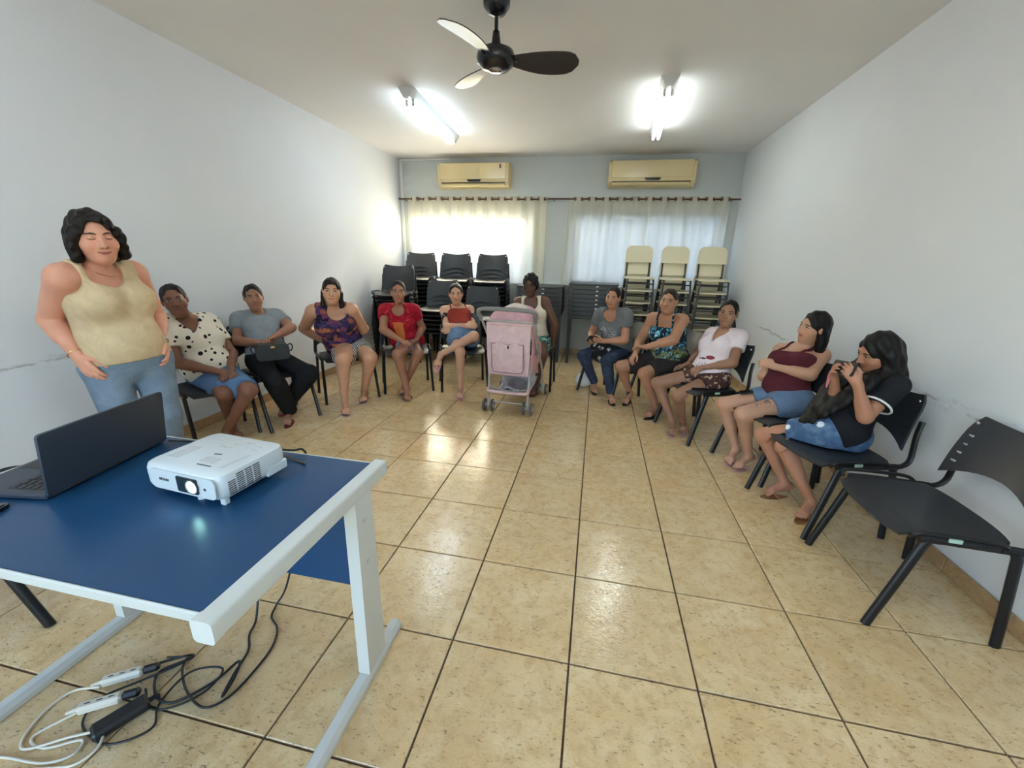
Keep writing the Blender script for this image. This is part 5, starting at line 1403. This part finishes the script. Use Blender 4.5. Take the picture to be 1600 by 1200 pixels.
people['p11'] = seated('p11', FA['p11'], 'person in black polo and ripped denim shorts looking down at a phone', 'black plastic chair under the person in the black polo', off=.06,
    skin=SK('skin_l', (174, 122, 96), (160, 92, 86)), hairm=H_blk, look=(-.97, -.05, -.42), w=1.04, arm=1.0, leg=1.12, head=1.12, h=.0053,
    hair=dict(fw=.056, vol=.004, locks=[((.066, -.02, -.01), (.078, -.01, -.12), .036, .036), ((-.066, -.02, -.01), (-.078, -.0, -.12), .034, .034), ((0, -.08, .0), (0, -.085, -.20), .05, .055),
                                ((.05, -.06, -.05), (.07, -.03, -.14), .045, .04)],
              body=[((-.075, .03, .05), (-.095, .085, -.06), .045, .05), ((-.095, .085, -.06), (-.09, .12, -.17), .05, .052), ((-.09, .12, -.17), (-.075, .15, -.29), .050, .045), ((-.075, .15, -.29), (-.065, .175, -.38), .045, .040), ((-.04, .14, -.24), (-.02, .17, -.36), .04, .03),
                    ((-.045, .12, -.10), (-.02, .16, -.28), .05, .045), ((.08, .02, .04), (.10, .10, -.06), .045, .055), ((.10, .10, -.06), (.075, .14, -.18), .055, .05), ((.075, .14, -.18), (.03, .17, -.30), .05, .035)]),
    hR=dict(d=(.55, .25, .75), n=(-.35, .85, .15), curl=.6, thumb=.6), hL=dict(d=(.55, -.25, .75), n=(-.35, -.85, .15), curl=.55, thumb=.6),
    wear=[dict(kind='top', name='polo', m=cloth('black_pique', (.014, .014, .017)), d=.014, sleeve=.62, hem=-.03, neck=((0, .085, .97), (.045, .08, .05)), flare=.016),
          dict(kind='bottom', name='shorts', m=cloth('ripped_denim', (.2, .3, .5), p_ripped), len=.52, d=.014, flare=.016), dict(kind='sandal', m=SOLE['tan'])])

# ------------------------------------------------------------------ things people wear, hold or carry
def ring_on(parent, c, n, r, tube, m, name):
    n = Vector(n).normalized(); a = n.orthogonal().normalized(); b = n.cross(a); c = Vector(c)
    return ob(name, MB().tube([c+(a*math.cos(q)+b*math.sin(q))*r for q in [2*PI*k/20 for k in range(20)]], tube, 6, True).me(name, m, 60), parent)
def wrist_of(p, S_, t_): g = p[1]; return g['wr'+S_]*(1-t_)+g['el'+S_]*t_, g['wr'+S_]-g['el'+S_]
p = people['p12']; c, n = wrist_of(p, 'R', .04); ring_on(p[0], c, n, .034, .003, M_gold, 'bracelet')
c, n = wrist_of(p, 'L', .05); w_ = ring_on(p[0], c, n, .034, .005, M_silver, 'watch')
fr = p[3]
nk = []
for q in range(13):
    a = (q/12-.5)*2.3
    v = p[1]['nek']+fr['l']*.074*math.sin(a)*1.05+fr['f']*(.032+.094*math.cos(a))+fr['u']*(.022-.085*max(0, math.cos(a)))
    nk.append(tuple(v))
ob('necklace', MB().tube(nk, .0016, 5).me('necklace', M_gold, 60), p[0])
def ears(key, m, r=.006):
    fr = people[key][3]
    for e in (-1, 1):
        c = fr['hp'](e*.084, -.004, -.031)
        ob('earring', MB().lathe([(r*.3, -r), (r, -r*.4), (r, r*.4), (r*.3, r)], tuple(c), 10).me('earring', m, 60), people[key][0])
ears('p7', M_silver); ears('p11', M_gold, .006)
# glasses
fr = people['p6'][3]; M_gls = plain('glasses_frame', (.02, .018, .018), .3)
gl_ = ob('glasses', MB().tube([tuple(fr['hp'](-.010+.02*q/4, .101, .014)) for q in range(5)], .002, 6).me('glasses', M_gls, 60), people['p6'][0])
for e in (-1, 1):
    rim = [tuple(fr['hp'](e*.033+.024*math.cos(a), .099-.012*abs(math.cos(a) if e*math.cos(a) > 0 else 0), .009+.017*math.sin(a))) for a in [2*PI*k/20 for k in range(20)]]
    ob('rim', MB().tube(rim, .0022, 6, True).me('rim', M_gls, 60), gl_)
    ob('temple', MB().tube([tuple(fr['hp'](e*.056, .088, .013)), tuple(fr['hp'](e*.077, .04, .012)), tuple(fr['hp'](e*.079, -.012, .008))], .002, 6).me('temple', M_gls, 60), gl_)
# white trims of the polo
p = people['p11']; M_trim = plain('white_trim', L(226, 226, 222), .7)
for S_ in 'RL':
    sh, el = p[1]['sh'+S_], p[1]['el'+S_]; c = sh+(el-sh)*.625
    ring_on(p[0], c, el-sh, .0665, .0055, M_trim, 'sleeve_trim')
fr = p[3]
cl = [tuple(p[1]['nek']+fr['l']*.066*math.cos(a)+fr['f']*(.004+.062*math.sin(a))+fr['u']*(.020-.030*math.sin(a))) for a in [PI*(-.25+1.5*k/18) for k in range(19)]]
ob('collar', MB().tube(cl, (.016, .006), 8, up=tuple(fr['u'])).me('collar', M_trim, 60), p[0])

M_phone = plain('phone_case', (.012, .012, .014), .6)
def phone(c, x, y, label, parentless=True):
    r = thing('phone', label, 'phone', tuple(c))
    ob('body', MB().prism(rrect(.150, .072, .010, 3), .009, frame((0, 0, -.0045), tuple(x), tuple(y))).me('body', M_phone, 40), r)
    ob('screen', MB().prism(rrect(.142, .066, .006, 2), .001, frame(tuple(Vector(x).normalized().cross(Vector(y).normalized())*.0046), tuple(x), tuple(y))).me('screen', M_scr, 40), r)
    return r
def mid_hands(key, df, du):
    g, b, fr = people[key][1], people[key][2], people[key][3]
    HWr, HWl = fr['HW']['R'], fr['HW']['L']
    a_ = (g['wrR']+HWr[0]*.075+HWr[1]*.020); c_ = (g['wrL']+HWl[0]*.075+HWl[1]*.020)
    return (a_+c_)/2+b+fr['f']*df+np.array((0, 0, du)), unit(c_-a_), fr
c, x, fr = mid_hands('p11', .0, .02)
ph = phone(c, -x+np.array((0, 0, .12)), np.array((.30, .1, 1.0)), 'black phone held in both hands by the person in the black polo')
M_pink = plain('pink_strap', L(206, 120, 130), .6)
st = thing('phone_strap', 'pink strap dangling from the phone held by the person in black', 'strap', (0, 0, 0))
ob('loop', MB().tube([tuple(c-x*.07), tuple(c-x*.085-np.array((0, 0, .05))), tuple(c-x*.08-np.array((0, 0, .12))), tuple(c-x*.072-np.array((0, 0, .05))), tuple(c-x*.068)], .004, 6, sub=4).me('loop', M_pink, 60), st)
c, x, fr = mid_hands('p7', .01, .02)
phone(c, np.array((-.5, -.6, .1)), x*.6+np.array((0, 0, .5)), 'phone held over the lap by the person in the grey tee')
g, b = people['p10'][1], people['p10'][2]
q = (g['hiR']*.48+g['knR']*.52)+b; dv = unit(g['knR']-g['hiR'])
phone(q+np.array((.0, -.0, .083)), dv, np.cross((0, 0, 1), dv), 'black phone lying on the thigh of the person in the maroon top')

def soft(name, prims, h, m, parent):
    fd = Field(prims, h); v_, q_ = fd.mesh(); return ob(name, mesh(name, v_, q_, m, True), parent)
# handbag
g, b, fr = people['p2'][1], people['p2'][2], people['p2'][3]
M_leather = plain('black_leather', (.014, .015, .018), .38, grain=.2, gs=120, bump=.3)
cx = (g['wrR']+g['wrL'])/2+b+np.array((.115, -.075, -.075))
hb = thing('handbag', 'small black leather handbag with gold clasp on a lap in black trousers', 'handbag', tuple(cx), math.atan2(fr['l'][1], fr['l'][0]))
ob('body', MB().prism(rrect(.24, .125, .03, 4), .085, frame((0, .042, 0), (1, 0, 0), (0, 0, 1))).me('body', M_leather, 40), hb)
ob('flap', MB().prism(rrect(.22, .05, .02, 4), .092, frame((0, .046, .045), (1, 0, 0), (0, 0, 1))).me('flap', M_leather, 40), hb)
ob('clasp', MB().box((.0, -.047, .045), (.034, .008, .018), .003).me('clasp', M_gold), hb)
ob('seam', MB().box((.02, -.0445, -.02), (.004, .004, .075), .001).me('seam', M_tub), hb)
for e in (-1, 1):
    ob('strap', MB().tube([(e*.11, 0, .04), (e*.135, .01, .055), (e*.15, 0, .03), (e*.135, -.01, .0), (e*.118, 0, .0)], .006, 6, sub=4).me('strap', M_leather, 60), hb)
# rose-print bag
t = MT('rose_print', (.012, .012, .013), .8, 0, .2); co = t.co(); d = t.vor(co, 13, rnd=.7); n = t.noise(co, 55, 3, .6, 1.0)
t.color(t.mix(d.st(.36, .26)*n.st(.44, .54), (.012, .012, .013), L(214, 210, 206))); t.bump(t.noise(co, 16, 3), .5, .01)
g, b, fr = people['p7'][1], people['p7'][2], people['p7'][3]
q = (g['knR']+g['knL']+g['hiR']+g['hiL'])/4
bag = thing('tote_bag', 'black soft bag printed with white roses on dark jeans', 'bag', tuple(b+q+np.array((0, 0, .045))))
A_ = np.array([fr['l'], fr['f'], (0, 0, 1)])
soft('body', [ell((0, 0, .02), (.17, .10, .055), A_, .03), ell(fr['f']*.10-np.array((0, 0, .04)), (.13, .05, .085), A_, .04), ell(-fr['l']*.12+np.array((0, 0, .015)), (.07, .09, .05), A_, .03)], .007, t.m, bag)
M_hand = plain('beige_handle', L(196, 176, 148), .6)
hq = [tuple(-fr['l']*(.13+.035*math.sin(a))+fr['f']*(.02-.06*math.cos(a))+np.array((0, 0, .03+.03*math.sin(a)))) for a in [PI*k/8 for k in range(9)]]
ob('handle', MB().tube(hq, .011, 8, sub=2).me('handle', M_hand, 60), bag)
# white carrier bag on the floor under her chair
t = MT('carrier_bag', L(226, 228, 228), .4, 0, .4); co = t.co(); n = t.noise(co, 18, 4, .6, 1.2); t.bump(n, .9, .02); M_bagw = t.m
cb = thing('carrier_bag', 'white plastic carrier bag standing on the floor under a chair', 'bag', (-.075, 2.66, 0))
soft('body', [ell((0, 0, .085), (.095, .08, .085), np.eye(3), .03), ell((.03, .02, .13), (.06, .05, .07), np.eye(3), .03), cone((0, 0, .15), (.02, .01, .24), .035, .014, .03)], .007, M_bagw, cb)
for e in (-1, 1):
    ob('handle', MB().tube([(.012+e*.008, .006, .22), (.02+e*.035, .01, .27), (.02+e*.03, .012, .31), (.02+e*.006, .014, .27), (.018, .01, .225)], (.008, .003), 6, sub=3).me('handle', M_bagw, 60), cb)

# ------------------------------------------------------------------ stroller
M_pinkc = cloth('stroller_pink', L(216, 184, 184), fold=.8)
for n_ in (M_pinkc.node_tree.nodes):
    if n_.type == 'ATTRIBUTE': n_.attribute_name = 'loc'
M_pinkd = fabric('stroller_pink_deep', L(208, 164, 170)); M_pipe = fabric('stroller_piping', L(170, 132, 136))
M_frm = plain('stroller_frame', L(176, 172, 166), .4, .2); M_grip = plain('grey_foam', L(128, 126, 124), .8)
M_tyre = plain('stroller_tyre', L(96, 90, 84), .75); M_hubw = plain('wheel_hub', L(176, 172, 168), .5); M_quilt = None
t = MT('quilted_lining', L(186, 180, 178), .8, 0, .2); x, y, z = t.xyz(t.co()); a_ = (((x+z)*26).frac()-.5).abs(); b_ = (((x-z)*26).frac()-.5).abs()
t.color(t.mix(a_.mx(b_).st(.42, .48), L(190, 184, 182), L(120, 114, 116))); t.bump(a_.mn(b_), .5, .01); M_quilt = t.m
stl = thing('stroller', 'pink baby stroller with grey handle standing on the tiles', 'stroller', (-.745, 1.90, 0), R(-3))
# local: pushed towards +y, handle at -y
for sx in (-1, 1):
    x = sx*.195
    ob('rear_leg', MB().tube([(x, -.335, .115), (x*1.0, -.325, .30), (x*1.02, -.27, .46), (x*1.03, -.10, .60)], .0115, 8, sub=3).me('rear_leg', M_frm, 60), stl)
    ob('front_leg', MB().tube([(x*1.12, .34, .14), (x*1.10, .22, .36), (x*1.08, -.02, .58), (x*1.06, -.14, .66)], .0115, 8, sub=3).me('front_leg', M_frm, 60), stl)
    ob('push_bar', MB().tube([(x*1.14, -.04, .50), (x*1.18, -.20, .68), (x*1.24, -.36, .86), (x*1.27, -.43, .945)], .0125, 8, sub=3).me('push_bar', M_frm, 60), stl)
    ob('hinge', MB().box((x*1.13, -.12, .60), (.03, .07, .11), .012).me('hinge', plain('hinge_grey', L(120, 118, 116), .5) if sx < 0 else bpy.data.materials['hinge_grey']), stl)
    ob('side_wing', MB().sheet(lambda u, v: (x*(1.0+.06*math.sin(v*PI)), -.27+.46*u, .36+.06*u+(.50-.30*u)*v), 6, 6, .014).me('side_wing', M_pinkd, 60), stl)
hd_ = MB().tube([(-.25, -.40, .90), (-.258, -.45, .965), (-.235, -.485, 1.0), (-.12, -.50, 1.012), (.12, -.50, 1.012), (.235, -.485, 1.0), (.258, -.45, .965), (.25, -.40, .90)], .0185, 10, sub=4)
ob('handle', hd_.me('handle', M_grip, 60), stl)
ob('handle_crossbar', MB().tube([(-.235, -.41, .90), (.235, -.41, .90)], .008, 8).me('handle_crossbar', M_frm, 60), stl)
# back panel with pocket
def bp(u, v):
    w = .195+.012*v; b_ = .022*math.sin(v*PI)*math.sin(u*PI)
    return ((u-.5)*2*w, -.335-.03*v-b_, .385+.47*v)
ob('back_panel', MB().sheet(bp, 10, 10, .030).me('back_panel', M_pinkc, 60), stl)
def pk(u, v):
    return ((u-.5)*.30, -.372-.025*v-.022*math.sin(v*PI*.9+.1)*math.sin(u*PI), .415+.275*v)
pkt = ob('pocket', MB().sheet(pk, 10, 8, .012).me('pocket', M_pinkc, 60), stl)
edge = [pk(u, v) for u, v in [(0, 1), (0, .6), (0, .15), (.05, .02), (.15, 0), (.5, 0), (.85, 0), (.95, .02), (1, .15), (1, .6), (1, 1), (.5, 1)]]
ob('piping', MB().tube([(x, y-.008, z) for x, y, z in edge], .005, 6, True).me('piping', M_pipe, 60), pkt)
ob('pocket_flap', MB().prism([(-.115, 0), (.115, 0), (.09, -.038), (.05, -.062), (0, -.072), (-.05, -.062), (-.09, -.038)], .012, frame((0, -.400, .702), (1, 0, 0), (0, .05, 1))).me('pocket_flap', M_pinkc, 40), pkt)
ob('toggle', MB().lathe([(.004, -.016), (.008, -.008), (.008, .008), (.004, .016)], (.012, -.420, .665), 8).me('toggle', plain('toggle_dark', (.03, .02, .022), .4), 60), pkt)
ob('top_roll', MB().tube([(-.205, -.30, .845), (-.20, -.355, .862), (-.16, -.375, .868), (.16, -.375, .868), (.20, -.355, .862), (.205, -.30, .845)], .0165, 10, sub=3).me('top_roll', M_pinkc, 60), stl)
def hood(u, v):
    a = PI*(u); w = .20-.01*v
    return (-w*math.cos(a), -.30+.34*v, .855+(.145*math.sin(a)**.75)*(1-.12*v)+.02*v-(.012*abs(math.sin(v*PI*3))))
ob('hood', MB().sheet(hood, 16, 12, .012).me('hood', M_pinkd, 70), stl)
ob('hood_top', MB().sheet(lambda u, v: (-.10+.20*u, -.22+.20*v, 1.012+.012*math.sin(u*PI)*math.sin(v*PI)-.03*(2*u-1)**2), 8, 6, .016).me('hood_top', fabric('pale_cream_cloth', L(226, 214, 204)), 60), stl)
def hoodback(u, v):
    a = PI*u; return (-.195*math.cos(a)*(1-.0*v), -.31-.05*(1-v), .86+.145*(math.sin(a)**.75)*v)
ob('hood_back', MB().sheet(hoodback, 14, 5, .012).me('hood_back', M_pinkd, 60), stl)
ob('seat', MB().sheet(lambda u, v: ((u-.5)*.36, -.28+.44*v, .40+.06*v), 4, 4, .03).me('seat', M_pinkd), stl)
ob('footrest', MB().sheet(lambda u, v: ((u-.5)*.34, .16+.14*v, .46-.20*v), 4, 4, .025).me('footrest', M_pinkd), stl)
ob('basket', MB().sheet(lambda u, v: ((u-.5)*(.37-.04*math.sin(v*PI)), -.33+.50*v, .255-.085*math.sin(v*PI)**.6-.03*math.sin(u*PI)), 8, 8, .008).me('basket', M_quilt, 60), stl)
ob('basket_back', MB().sheet(lambda u, v: ((u-.5)*.35, .10, .20+.15*v), 4, 3, .008).me('basket_back', M_quilt), stl)
ob('basket_rail', MB().tube([(-.195, -.30, .245), (-.19, -.365, .228), (-.15, -.385, .222), (.15, -.385, .222), (.19, -.365, .228), (.195, -.30, .245)], .016, 10, sub=3).me('basket_rail', M_pinkc, 60), stl)
ob('rear_axle', MB().tube([(-.20, -.335, .105), (.20, -.335, .105)], .008, 8).me('rear_axle', M_frm, 60), stl)
ob('blanket', MB().sheet(lambda u, v: (-.06+.16*u, -.32+.30*v, .225-.05*math.sin(v*PI)+.012*math.sin(u*7)+.03*math.sin(u*PI)), 8, 6, .02).me('blanket', fabric('grey_blanket', L(150, 146, 148)), 60), stl)
ob('harness', MB().tube([(.20, -.13, .56), (.19, -.16, .49), (.20, -.10, .45)], (.012, .003), 6, sub=3).me('harness', fabric('red_harness', L(170, 40, 50)), 60), stl)
whl = MB().lathe([(.030, -.011), (.050, -.013), (.060, -.009), (.0625, 0), (.060, .009), (.050, .013), (.030, .011)], (0, 0, 0), 22, axis='x').me('wheel', M_tyre, 45)
hubm = MB().lathe([(.008, -.017), (.026, -.014), (.030, -.006), (.030, .006), (.026, .014), (.008, .017)], (0, 0, 0), 16, axis='x').me('hub', M_hubw, 45)
for x, y, nm in ((-.195, -.335, 'rear_caster'), (.195, -.335, 'rear_caster'), (-.215, .345, 'front_caster'), (.215, .345, 'front_caster')):
    cs = ob(nm, MB().tube([(x, y, .0625), (x, y, .14)], .012, 8).tube([(x-.03, y, .0625), (x+.03, y, .0625)], .009, 8).me(nm, M_frm, 60), stl)
    for e in (-1, 1):
        w_ = ob('wheel', whl, cs); w_.location = (x+e*.038, y, .0625)
        h_ = ob('hub', hubm, cs); h_.location = (x+e*.038, y, .0625)

# the empty chair's slots are solid, painted pale to stand for bright wall behind
for ch in chair0.children:
    for g2 in ch.children:
        if g2.name.startswith('slot'):
            g2.material_slots[0].link = 'OBJECT'; g2.material_slots[0].material = plain('slot_light', (.50, .50, .48), .6)
